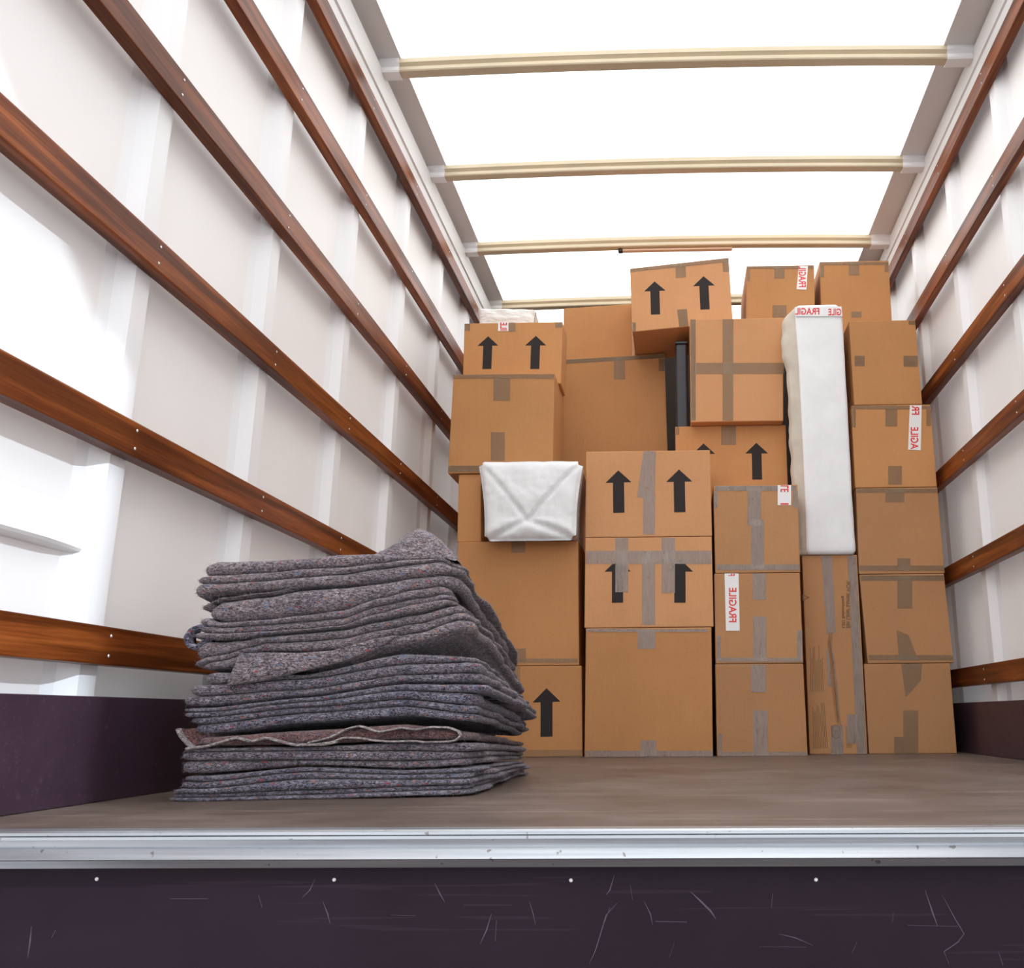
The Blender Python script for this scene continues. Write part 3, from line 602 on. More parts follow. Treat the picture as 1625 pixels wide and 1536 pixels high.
def extrude_x(profile, x0, x1):
    n = len(profile)
    v = [(x0, y, z) for y, z in profile] + [(x1, y, z) for y, z in profile]
    f = [tuple(range(n)), tuple(range(2 * n - 1, n - 1, -1))]
    f += [(i, n + i, n + (i + 1) % n, (i + 1) % n) for i in range(n)]
    return v, f

def extrude_y(profile, y0, y1):
    n = len(profile)
    v = [(x, y0, z) for x, z in profile] + [(x, y1, z) for x, z in profile]
    f = [tuple(range(n)), tuple(range(2 * n - 1, n - 1, -1))]
    f += [(i, n + i, n + (i + 1) % n, (i + 1) % n) for i in range(n)]
    return v, f

_text = {}
def text_vf(s):
    if s not in _text:
        cu = bpy.data.curves.new('lettering', 'FONT')
        cu.body = s
        cu.offset = 0.022
        cu.resolution_u = 3
        ob = bpy.data.objects.new('lettering', cu)
        COL.objects.link(ob)
        dg = bpy.context.evaluated_depsgraph_get()
        me = bpy.data.meshes.new_from_object(ob.evaluated_get(dg))
        v = [(q.co.x, q.co.y) for q in me.vertices]
        f = [tuple(p.vertices) for p in me.polygons]
        bpy.data.objects.remove(ob)
        bpy.data.curves.remove(cu)
        bpy.data.meshes.remove(me)
        xs = [a for a, b in v]
        ys = [b for a, b in v]
        x0, x1, y0, y1 = min(xs), max(xs), min(ys), max(ys)
        _text[s] = ([((a - x0) / (x1 - x0), (b - y0) / (y1 - y0)) for a, b in v], f)
    return _text[s]

def lettering(s, mode, quad, y, mat, parent, org, name='lettering'):
    """the photograph is mirrored, so every text runs mirrored; quad = TL TR BR BL in (x,z)"""
    v2, f = text_vf(s)
    (ax, az), (bx, bz), (cx, cz), (dx, dz) = quad
    out = []
    for a, b in v2:
        if mode == 'up':
            u, w = b, 1 - a
        elif mode == 'down':
            u, w = 1 - b, a
        else:
            u, w = 1 - a, 1 - b
        x = (ax * (1 - u) + bx * u) * (1 - w) + (dx * (1 - u) + cx * u) * w
        z = (az * (1 - u) + bz * u) * (1 - w) + (dz * (1 - u) + cz * u) * w
        out.append((x, y, z))
    return mesh(name, out, f, mat, parent, org)

# ------------------------------------------------------------------ the truck body
XW = 1.06          # wall skin, rails face inwards at 1.00, posts at 1.03
Y0, Y1 = 0.36, 5.2
SILL = 1.193
ZR = 2.325         # roof skin
POSTS = [0.575, 1.10, 1.605, 2.131, 2.656, 3.181, 3.70, 4.225, 4.75]
ZL = [0.2588, 0.6300, 0.9980, 1.3710, 1.7500, 2.1080]
ZRT = [0.2620, 0.6410, 1.0200, 1.3960, 1.7730, 2.1520]

def screw_mesh():
    me = bpy.data.meshes.new('screw')
    v, f = [], []
    n = 8
    for k in range(n):
        a = 2 * math.pi * k / n
        v.append((0, 0.0042 * math.cos(a), 0.0042 * math.sin(a)))
    for k in range(n):
        a = 2 * math.pi * k / n
        v.append((0.0015, 0.0026 * math.cos(a), 0.0026 * math.sin(a)))
    for k in range(n):
        f.append((k, (k + 1) % n, n + (k + 1) % n, n + k))
    f.append(tuple(range(n, 2 * n)))
    me.from_pydata(v, [], f)
    me.materials.append(M['screw'])
    return me
SCREW = screw_mesh()

def side_wall(side, s, zs):
    w = mesh('wall_' + side, [(s * XW, Y0, -0.6), (s * XW, Y1, -0.6), (s * XW, Y1, ZR + 0.01), (s * XW, Y0, ZR + 0.01)], [(0, 1, 2, 3)], 'wall')
    structure(w, 'white moulded truck side wall with upright ribs, ' + side + ' side')
    for py in POSTS:
        # pressed upright rib: sloping shoulders, flat face
        prof = [(s * XW, py - 0.085), (s * 1.052, py - 0.062), (s * 1.034, py - 0.040), (s * 1.03, py - 0.034),
                (s * 1.03, py + 0.014), (s * 1.034, py + 0.020), (s * XW, py + 0.026)]
        n = len(prof)
        v = [(x, y, -0.02) for x, y in prof] + [(x, y, 2.30) for x, y in prof]
        f = [(i, (i + 1) % n, n + (i + 1) % n, n + i) for i in range(n)] + [tuple(range(n)), tuple(range(2 * n - 1, n - 1, -1))]
        mesh('upright_post', v, f, 'post', w)
    for i, z in enumerate(zs):
        v, f = box_vf(min(s * 1.0, s * 1.03), max(s * 1.0, s * 1.03), Y0 + 0.03, Y1 - 0.02, z - 0.0325, z + 0.0325)
        v, f = bevelled(v, f, 0.003)
        rl = mesh('lashing_rail', v, f, 'wood', w, (0, 0, z + 3.7 * i * s))
        rl.location = (0, 0, z + 3.7 * i * s)
        rl.data.transform(Matrix.Translation((0, 0, 0)))
        rl.location = (0, 0, z + 3.7 * i * s)
        for k, py in enumerate(POSTS[1:-1]):
            for dz in (-0.017, 0.017):
                sc = bpy.data.objects.new('screw', SCREW)
                sc.location = (s * 0.9995, py - 0.012 + 0.004 * math.sin(5 * i + k), z + dz - (z + 3.7 * i * s))
                sc.rotation_euler = (0, 0, math.pi if s > 0 else 0)
                sc.scale = (0.72, 0.72, 0.72)
                link(sc, rl)
    return w
wall_left = side_wall('left', -1, ZL)
wall_right = side_wall('right', 1, ZRT)
# short raised stiffener pressed into the near bay of the left wall
v, f = [], []
NS = 18
for i in range(NS + 1):
    y = 1.13 + 0.465 * i / NS
    k = math.sqrt(max(0.0, min(1.0, (NS - i) / 6.0)))
    v += [(-1.0605, y, 0.50), (-1.055 - 0.0 * k, y, 0.475), (-1.06 + 0.026 * k, y, 0.428), (-1.06 + 0.030 * k, y, 0.421), (-1.06 + 0.026 * k, y, 0.416), (-1.0605, y, 0.412)]
for i in range(NS):
    for j in range(5):
        f.append((i * 6 + j, i * 6 + j + 1, (i + 1) * 6 + j + 1, (i + 1) * 6 + j))
mesh('pressed_stiffener', v, f, 'wall', wall_left)
# scuffs on the left wall
v, f = [], []
for pts in ([(-1.0585, 2.975, 0.640), (-1.0585, 2.99, 0.610), (-1.0585, 3.03, 0.585), (-1.0585, 3.09, 0.560)],):
    for k, (x, y, z) in enumerate(pts):
        v += [(x, y, z), (x, y + 0.006, z - 0.004)]
    for k in range(len(pts) - 1):
        f.append((2 * k, 2 * k + 1, 2 * k + 3, 2 * k + 2))
mesh('scuff_mark', v, f, 'print', wall_left)

structure(box('wall_front', -XW, XW, Y1, Y1 + 0.04, -0.6, ZR + 0.01, 'bulkhead'), 'plywood bulkhead behind the stacked boxes, coloured dark as shade in the gaps')
structure(box('floor', -XW, XW, SILL + 0.029, Y1, -0.04, 0.0, 'floor'), 'worn brown film-faced plywood load floor')
for side, s in (('left', -1), ('right', 1)):
    structure(box('baseboard_' + side, min(s * 1.0, s * XW), max(s * 1.0, s * XW), SILL + 0.004, Y1, 0.0005, 0.1735, 'kick', r=0.002),
              'dark maroon kick board along the ' + side + ' wall')

# aluminium sill extrusion
prof = [(SILL + 0.030, 0.002), (SILL + 0.004, 0.002), (SILL, 0.0), (SILL, -0.0035), (SILL + 0.003, -0.0042), (SILL, -0.005), (SILL, -0.0085),
        (SILL + 0.006, -0.0095), (SILL + 0.008, -0.0175), (SILL + 0.004, -0.019), (SILL - 0.006, -0.0305), (SILL - 0.004, -0.032), (SILL + 0.004, -0.0415), (SILL + 0.030, -0.0415)]
v, f = extrude_x(prof, -XW, XW)
structure(mesh('trim_1', v, f, 'alu'), 'grooved aluminium sill along the floor edge')
riser = structure(box('wall_below_sill', -XW, XW, SILL + 0.030, SILL + 0.055, -0.6, -0.0405, 'riser'), 'scratched dark aubergine panel below the sill')
structure(box('floor_low', -XW, XW, Y0, SILL + 0.030, -0.64, -0.6, 'floor'), 'low entrance well floor')

# scratches on the riser and screws along its top
SCR = [((975, 1388), (968, 1412), (962, 1420)), ((1022, 1430), (1032, 1450), (1036, 1468)), ((1096, 1415), (1112, 1430), (1128, 1446), (1136, 1458)),
       ((980, 1432), (962, 1452), (945, 1508), (935, 1530)), ((968, 1440), (960, 1462)), ((690, 1402), (698, 1418), (706, 1432)), ((840, 1430), (846, 1450), (850, 1468)),
       ((1468, 1412), (1480, 1448), (1488, 1470)), ((1495, 1420), (1514, 1455), (1530, 1482), (1520, 1495), (1498, 1510), (1506, 1530)),
       ((1226, 1418), (1224, 1440)), ((1236, 1482), (1262, 1488), (1290, 1500)), ((1070, 1496), (1062, 1520)), ((780, 1450), (772, 1476), (762, 1498)), ((788, 1460), (786, 1494)),
       ((500, 1395), (492, 1412), (480, 1424)), ((512, 1430), (520, 1450), (524, 1466)), ((50, 1470), (48, 1492), (44, 1520)), ((88, 1476), (82, 1488)),
       ((270, 1426), (330, 1426)), ((1440, 1468), (1520, 1470)), ((1040, 1462), (1090, 1463)), ((1205, 1502), (1280, 1503)), ((1585, 1512), (1592, 1532)),
       ((1360, 1495), (1352, 1512)), ((620, 1452), (660, 1453)), ((735, 1436), (812, 1436)), ((1000, 1404), (1004, 1428)), ((410, 1420), (416, 1440)), ((1418, 1448), (1416, 1464))]
def px_y(u, vv, yy):
    dx, dy = (u - 1036.52) / 1468.98, (vv - 768) / 1468.98
    d = [CR[0][i] * dx + CR[1][i] * dy + CR[2][i] for i in range(3)]
    t = yy / d[1]
    return (-0.01815 + d[0] * t, 0.13569 + d[2] * t)
v, f = [], []
ry = SILL + 0.0295
for pl in SCR:
    pts = [px_y(a, b, ry) for a, b in pl]
    wdt = random.uniform(0.0005, 0.0013)
    base = len(v)
    for k, (x, z) in enumerate(pts):
        a, b = pts[max(0, k - 1)], pts[min(len(pts) - 1, k + 1)]
        dx, dz = b[0] - a[0], b[1] - a[1]
        l = math.hypot(dx, dz) or 1
        ww = wdt * (0.25 if k in (0, len(pts) - 1) else 1)
        v += [(x - dz / l * ww, ry, z + dx / l * ww), (x + dz / l * ww, ry, z - dx / l * ww)]
    for k in range(len(pts) - 1):
        f.append((base + 2 * k, base + 2 * k + 1, base + 2 * k + 3, base + 2 * k + 2))
sm = mesh('scratch_marks', v, f, 'scratch', riser)
sm['kind'] = 'stuff'
for u, vv in ((153, 1395), (906, 1397), (1295, 1396), (530, 1396)):
    x, z = px_y(u, vv, ry)
    sc = bpy.data.objects.new('screw', SCREW)
    sc.location = (x, ry + 0.0005, z)
    sc.rotation_euler = (0, 0, -math.pi / 2)
    sc.scale = (0.6, 0.6, 0.6)
    link(sc, riser)

# roof skin with a slight camber
NX, NY = 24, 16
v, f = [], []
def camber(x):
    return 0.016 * (1 - (x / 1.0) ** 2)
for j in range(NY + 1):
    for i in range(NX + 1):
        x = -1.045 + 2.09 * i / NX
        y = Y0 + (Y1 + 0.02 - Y0) * j / NY
        v.append((x, y, ZR + 0.008 + camber(x)))
for j in range(NY):
    for i in range(NX):
        a = j * (NX + 1) + i
        f.append((a, a + 1, a + NX + 2, a + NX + 1))
ceiling = structure(mesh('ceiling', v, f, 'roof', smooth=True), 'translucent white fibreglass roof glowing with daylight')
for s, zl in ((-1, 2.283), (1, 2.303)):
    # cant rail: lower strip, inner lip, recessed flange up to the roof
    zr = 2.15 if s < 0 else 2.19
    xe = 0.937 if s < 0 else 0.905
    prof = [(s * XW, zr - 0.01), (s * 1.012, zr - 0.005), (s * 1.006, zr + 0.040), (s * 1.0, zr + 0.044), (s * 1.0, zl), (s * 1.006, zl + 0.003),
            (s * 1.046, zl + 0.006), (s * 1.046, ZR - 0.012), (s * xe, ZR - 0.004), (s * xe, ZR + 0.004), (s * XW, ZR + 0.006)]
    v, f = extrude_y(prof, Y0 + 0.03, Y1)
    mesh('cant_rail', v, f, 'cant', ceiling)
BOWS = [0.795, 1.43, 2.065, 2.70, 3.334, 3.967, 4.60]
for by in BOWS:
    # cream hat-section bow spanning the roof, white bracket at each end
    prof = [(by + 0.036, 2.272), (by, 2.272), (by - 0.003, 2.276), (by - 0.003, 2.288), (by + 0.004, 2.293), (by - 0.008, 2.302), (by - 0.008, 2.318), (by + 0.050, 2.318), (by + 0.040, 2.296)]
    v, f = [], []
    n = len(prof)
    K = 16
    for i in range(K + 1):
        x = -0.945 + 1.862 * i / K
        v += [(x, y, z + camber(x)) for y, z in prof]
    for i in range(K):
        for k in range(n):
            f.append((i * n + k, (i + 1) * n + k, (i + 1) * n + (k + 1) % n, i * n + (k + 1) % n))
    f += [tuple(range(n)), tuple(range((K + 1) * n - 1, K * n - 1, -1))]
    b = mesh('roof_bow', v, f, 'bow', ceiling)
    for s, xi in ((-1, 0.943), (1, 0.916)):
        prof2 = [(by + 0.040, 2.270), (by - 0.003, 2.270), (by - 0.007, 2.276), (by - 0.006, 2.288), (by + 0.001, 2.294), (by - 0.012, 2.303), (by - 0.012, 2.320), (by + 0.054, 2.320), (by + 0.044, 2.294)]
        v, f = extrude_x(prof2, min(s * xi, s * 1.012), max(s * xi, s * 1.012))
        mesh('bow_bracket', v, f, 'post', b)
# rear portal frame around the open back
portal = box('trim_2', -1.095, 1.095, 0.30, Y0 + 0.02, 2.0, 2.36, 'post')
structure(portal, 'white rear portal header above the open back')
for s in (-1, 1):
    box('portal_post', min(s * 1.05, s * 1.095), max(s * 1.05, s * 1.095), 0.30, Y0 + 0.02, -0.64, 2.0, 'post', portal)
structure(box('ground', -14, 14, -14, 16, -1.1, -1.0, 'ground'), 'grey asphalt outside the truck')

# small roof lamp under the third bow in view
lx0, lx1 = px_y(983, 388, 3.99)[0], px_y(1162, 388, 3.99)[0]
lamp = empty('roof_lamp', ((lx0 + lx1) / 2, 3.99, 2.25))
tag(lamp, 'flat peach strip lamp with dark end cap under the roof bow', 'lamp')
lo = tuple(lamp.location)
box('lamp_diffuser', lx0 + 0.015, lx1, 3.985, 4.010, 2.276, 2.286, 'lamp', lamp, lo, r=0.003)
box('end_cap', lx0 - 0.006, lx0 + 0.0155, 3.983, 4.012, 2.2745, 2.2875, 'dark', lamp, lo, r=0.003)

# ------------------------------------------------------------------ cardboard boxes
BOX_INFO = {
 'B5': ('bottom box with black up arrow, just behind the grey blankets', 'card'),
 'B4': ('large plain brown box under the small white padded parcel, left stack', 'card'),
 'B3': ('narrow sliver of brown box left of the small white padded parcel', 'card'),
 'B2': ('brown box with tape patches directly above the small white padded parcel', 'card'),
 'B1': ('box with two black arrows and white parcel on top, top of left stack', 'card'),
 'B10': ('large plain brown box on the floor, bottom of the second stack', 'card'),
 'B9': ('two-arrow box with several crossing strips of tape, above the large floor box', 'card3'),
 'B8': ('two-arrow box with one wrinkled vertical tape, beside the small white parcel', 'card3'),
 'B7': ('tall plain brown box behind the two-arrow boxes with short tape at its top', 'card'),
 'B11': ('plain untaped brown box left of the tilted arrow box near the roof', 'card'),
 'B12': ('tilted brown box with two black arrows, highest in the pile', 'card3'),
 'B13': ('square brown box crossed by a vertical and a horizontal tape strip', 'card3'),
 'B14': ('arrow box half hidden below the cross-taped square box', 'card'),
 'B15': ('box with cut-off white and red label at top right, left of the parcel foot', 'card2'),
 'B16': ('box with long white and red fragile label on its left side', 'card2'),
 'B17': ('brown box on the floor left of the long narrow carton', 'card2'),
 'B20': ('plain taped box, middle of the right stack beside the foot of the white parcel', 'card2'),
 'B21': ('slightly skewed taped box, second from the floor in the right stack', 'card2'),
 'B22': ('box on the floor with torn crumpled tape, bottom of the right stack', 'card2'),
 'B23': ('box with white and red fragile label near its right edge, right stack', 'card'),
 'B24': ('box with two small side tapes, right of the tall white parcel top', 'card'),
 'B25': ('unlabelled brown box in the top right corner of the pile', 'card'),
 'B26': ('box with fragile label near the roof, behind the tall white parcel', 'card'),
 'LED': ('long narrow upright carton with wrinkled tape and faint print under the white parcel', 'card2'),
}
ARROW = [(0, 1), (-0.30, 0.71), (-0.128, 0.71), (-0.128, 0), (0.128, 0), (0.128, 0.71), (0.30, 0.71)]

def carton(key, d):
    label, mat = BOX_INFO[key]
    c, y, dep = d['c'], d['Y'], d['d']
    cx = sum(p[0] for p in c) / 4
    zb = min(c[2][1], c[3][1])
    org = (cx, y + dep / 2, zb)
    root = empty('cardboard_box' if key != 'LED' else 'long_carton', org)
    tag(root, label, 'box', 'cardboard moving boxes stacked in the truck')
    (ax, az), (bx, bz), (rx, rz), (lx, lz) = c
    v = [(lx, y, lz), (rx, y, rz), (rx, y + dep, rz), (lx, y + dep, lz), (ax, y, az), (bx, y, bz), (bx, y + dep, bz), (ax, y + dep, az)]
    f = box_vf(0, 1, 0, 1, 0, 1)[1]
    v, f = bevelled(v, f, 0.0035)
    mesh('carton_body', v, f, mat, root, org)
    for tip, bot in d.get('arrow', []):
        ux, uz = tip[0] - bot[0], tip[1] - bot[1]
        poly = [(bot[0] + ux * b + uz * a, bot[1] + uz * b - ux * a) for a, b in ARROW]
        vv, ff = prism(poly, y, 0.0007)
        mesh('printed_arrow', vv, ff, 'ink', root, org)
    zmax = max(az, bz)
    for q in d.get('tape', []):
        q = [(min(max(px, min(ax, lx) - 0.0005), max(bx, rx) + 0.0005), min(max(pz, zb + 0.001), zmax - 0.0005)) for px, pz in q]
        k = random.uniform(0.0011, 0.0017)
        vv, ff = prism(q, y, k)
        mesh('tape_strip', vv, ff, 'tape_clear' if key in ('B8', 'B9', 'B10', 'B15', 'B16', 'B17') else 'tape', root, org)
    for q, texts in d.get('label', []):
        vv, ff = prism(q, y, 0.002)
        lb = mesh('fragile_label', vv, ff, 'label', root, org)
        for s, mode, rect in texts:
            lettering(s, mode, rect, y - 0.0024, 'red', lb, org)
    return root, org

for key, d in BOXES.items():
    root, org = carton(key, d)
    if key == 'LED':
        y = d['Y']
        for q in LEDX['tape']:
            vv, ff = prism(q, y, random.uniform(0.0011, 0.0016))
            mesh('tape_strip', vv, ff, 'tape_clear', root, org)
        # wrinkled, half-open seam: two curled paper ridges beside a dark slit
        se = LEDX['seam']
        for off, wid, ht, mt, nm in ((-0.006, 0.005, 0.006, 'card2', 'curled_flap'), (0.0045, 0.004, 0.005, 'tape_clear', 'wrinkled_tape'), (-0.0005, 0.0022, 0.0012, 'print', 'open_slit')):
            vv, ff = [], []
            for k, (x, z) in enumerate(se):
                tpr = math.sin(math.pi * (k + 0.35) / (len(se) - 0.3)) * 0.9 + 0.1
                vv += [(x + off - wid * tpr, y - 0.0012, z), (x + off, y - 0.0012 - ht * tpr, z), (x + off + wid * tpr, y - 0.0012, z)]
            for k in range(len(se) - 1):
                ff += [(3 * k, 3 * k + 1, 3 * k + 4, 3 * k + 3), (3 * k + 1, 3 * k + 2, 3 * k + 5, 3 * k + 4)]
            mesh(nm, vv, ff, mt, root, org)
        for q in LEDX['blocks']:
            (ax, az), (bx, bz), (cx, cz), (dx, dz) = q
            vv, ff = [], []
            n = 9
            for k in range(n):
                u0 = (k + 0.1) / n
                u1 = u0 + 0.35 / n
                w0 = random.uniform(0.0, 0.35) if k % 3 else 0.0
                def P(u, w):
                    return ((ax * (1 - u) + bx * u) * (1 - w) + (dx * (1 - u) + cx * u) * w, y - 0.0008, (az * (1 - u) + bz * u) * (1 - w) + (dz * (1 - u) + cz * u) * w)
                b0 = len(vv)
                vv += [P(u0, w0), P(u1, w0), P(u1, 1), P(u0, 1)]
                ff.append((b0, b0 + 1, b0 + 2, b0 + 3))
            mesh('printed_lines', vv, ff, 'print', root, org)
        tri = LEDX['tri']
        gx, gz = sum(p[0] for p in tri) / 3, sum(p[1] for p in tri) / 3
        vv = [(x, y - 0.0008, z) for x, z in tri] + [(gx + (x - gx) * 0.55, y - 0.0008, gz + (z - gz) * 0.55) for x, z in tri]
        mesh('printed_triangle', vv, [(k, (k + 1) % 3, 3 + (k + 1) % 3, 3 + k) for k in range(3)], 'print', root, org)
        rx, rz = LEDX['ring']
        rr = LEDX['ringr']
        vv, ff = [], []
        for k in range(20):
            a = 2 * math.pi * k / 20
            vv += [(rx + rr * math.cos(a), y - 0.0019, rz + 1.45 * rr * math.sin(a)), (rx + 0.86 * rr * math.cos(a), y - 0.0019, rz + 1.25 * rr * math.sin(a))]
        for k in range(20):
            b = (k + 1) % 20
            ff.append((2 * k, 2 * k + 1, 2 * b + 1, 2 * b))
        for xa, xb, za, zb2 in ((-0.6, 0.6, 0.1, 0.25), (-0.1, 0.05, -0.9, 0.1), (0.3, 0.42, -0.8, 0.0)):
            b0 = len(vv)
            vv += [(rx + xa * rr, y - 0.0019, rz + za * rr), (rx + xb * rr, y - 0.0019, rz + za * rr), (rx + xb * rr, y - 0.0019, rz + zb2 * rr), (rx + xa * rr, y - 0.0019, rz + zb2 * rr)]
            ff.append((b0, b0 + 1, b0 + 2, b0 + 3))
        mesh('printed_stamp', vv, ff, 'print', root, org)
        for s, mode, rect in LEDX['text']:
            lettering(s, mode, rect, y - 0.0018, 'print', root, org, 'printed_text')

# ------------------------------------------------------------------ black upright panel between the boxes
bk = BLACK
org = ((bk['x0'] + bk['x1']) / 2, bk['Y'] + 0.12, bk['zb'])
root = empty('black_furniture_panel', org)
tag(root, 'black lacquered furniture panel standing in the gap below the tilted box', 'furniture')
v, f = box_vf(bk['x0'], bk['x1'], bk['Y'], bk['Y'] + 0.24, bk['zb'], bk['zt'] - 0.012)
v, f = bevelled(v, f, 0.010, 4)
mesh('panel_body', v, f, 'black', root, org, smooth=False)
box('top_edge', bk['x0'] - 0.001, bk['x1'] + 0.001, bk['Y'] - 0.001, bk['Y'] + 0.241, bk['zt'] - 0.0115, bk['zt'], 'black', root, org, r=0.003)

# ------------------------------------------------------------------ wrapped parcels
def lerp_pts(pts, z):
    pts = sorted(pts, key=lambda p: p[1])
    if z <= pts[0][1]:
        return pts[0][0]
    for (xa, za), (xb, zb) in zip(pts, pts[1:]):
        if z <= zb:
            k = (z - za) / (zb - za)
            return xa + (xb - xa) * k
    return pts[-1][0]

# tall white parcel
P = PARCEL
zb, zt = P['zb'], P['top']
org = ((P['l'][0][0] + P['r'][0][0]) / 2, P['Y'] + P['d'] / 2, zb)
root = empty('tall_parcel', org)
tag(root, 'tall slim white paper-wrapped parcel standing on the long carton', 'parcel')
v, f = [], []
NZ, SEC = 70, 44
for j in range(NZ + 1):
    w = j / NZ
    z = zb + (zt - zb) * w
    sh = 0.0
    if w > 0.965:
        sh = 0.016 * ((w - 0.965) / 0.035) ** 2
    if w < 0.02:
        sh = 0.008 * (1 - w / 0.02) ** 2
    xl, xr = lerp_pts(P['l'], z) + sh, lerp_pts(P['r'], z) - sh
    yf, yb = P['Y'] + sh * 0.6, P['Y'] + P['d'] - sh
    hx, hy = (xr - xl) / 2, (yb - yf) / 2
    cx, cy = (xr + xl) / 2, (yb + yf) / 2
    for k in range(SEC):
        a = 2 * math.pi * (k + 0.5) / SEC
        ca, sa = math.cos(a), math.sin(a)
        e = 0.17
        x = cx + hx * math.copysign(abs(ca) ** e, ca)
        y = cy + hy * math.copysign(abs(sa) ** e, sa)
        nz = noise.noise(Vector((x * 16, y * 16, z * 9)))
        nz2 = noise.noise(Vector((x * 40 + 9, y * 40, z * 22)))
        amp = 0.0022 if y < cy else 0.004
        if ca < -0.3 and y > P['Y'] + 0.012:
            t = (y - P['Y']) / 0.09
            bl = math.exp(-((t - 0.85) ** 2) / 0.8) * (0.052 + 0.013 * math.exp(-((w - 0.84) / 0.07) ** 2) + 0.010 * noise.noise(Vector((0.3, 4.2, z * 16))))
            if w > 0.95:
                bl *= max(0.0, (1 - w) / 0.05)
            x -= bl
            amp = 0.007
        x += amp * (nz + 0.5 * nz2) * (1 if abs(ca) > 0.75 else 0.2)
        if z < 0.956:
            x = max(x, 0.4305)
        if y > 3.49:
            x = max(x, P['clear'])
        y += (0.0026 * nz + 0.0012 * nz2) * (1 if sa < 0 else 1.2)
        v.append((x, y, z))
for j in range(NZ):
    for k in range(SEC):
        b = (k + 1) % SEC
        f.append((j * SEC + k, j * SEC + b, (j + 1) * SEC + b, (j + 1) * SEC + k))
f += [tuple(range(SEC - 1, -1, -1)), tuple(range(NZ * SEC, (NZ + 1) * SEC))]
pw = mesh('paper_wrap', v, f, 'white_wrap', root, org, smooth=True)
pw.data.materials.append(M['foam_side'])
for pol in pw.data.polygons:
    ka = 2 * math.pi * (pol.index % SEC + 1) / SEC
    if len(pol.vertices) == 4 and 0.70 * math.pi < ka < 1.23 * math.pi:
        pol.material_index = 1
vv, ff = prism(P['band'], P['Y'] - 0.001, 0.0035)
lb = mesh('fragile_tape', vv, ff, 'white_wrap', root, org)
for s, mode, rect in P['text']:
    lettering(s, mode, rect, P['Y'] - 0.0052, 'red', lb, org)
# torn end of the same tape on the left flank
vv, ff = [], []
for k in range(6):
    t = k / 5
    x = P['band'][0][0] - 0.004 - 0.040 * t
    y = P['Y'] + 0.012 + 0.05 * t
    z = P['band'][3][1] - 0.02 - 0.150 * t
    vv += [(x - 0.004, y, z), (x + 0.006, y + 0.012, z + 0.022)]
for k in range(5):
    ff.append((2 * k, 2 * k + 1, 2 * k + 3, 2 * k + 2))
tt = mesh('tape_end', vv, ff, 'label', root, org)

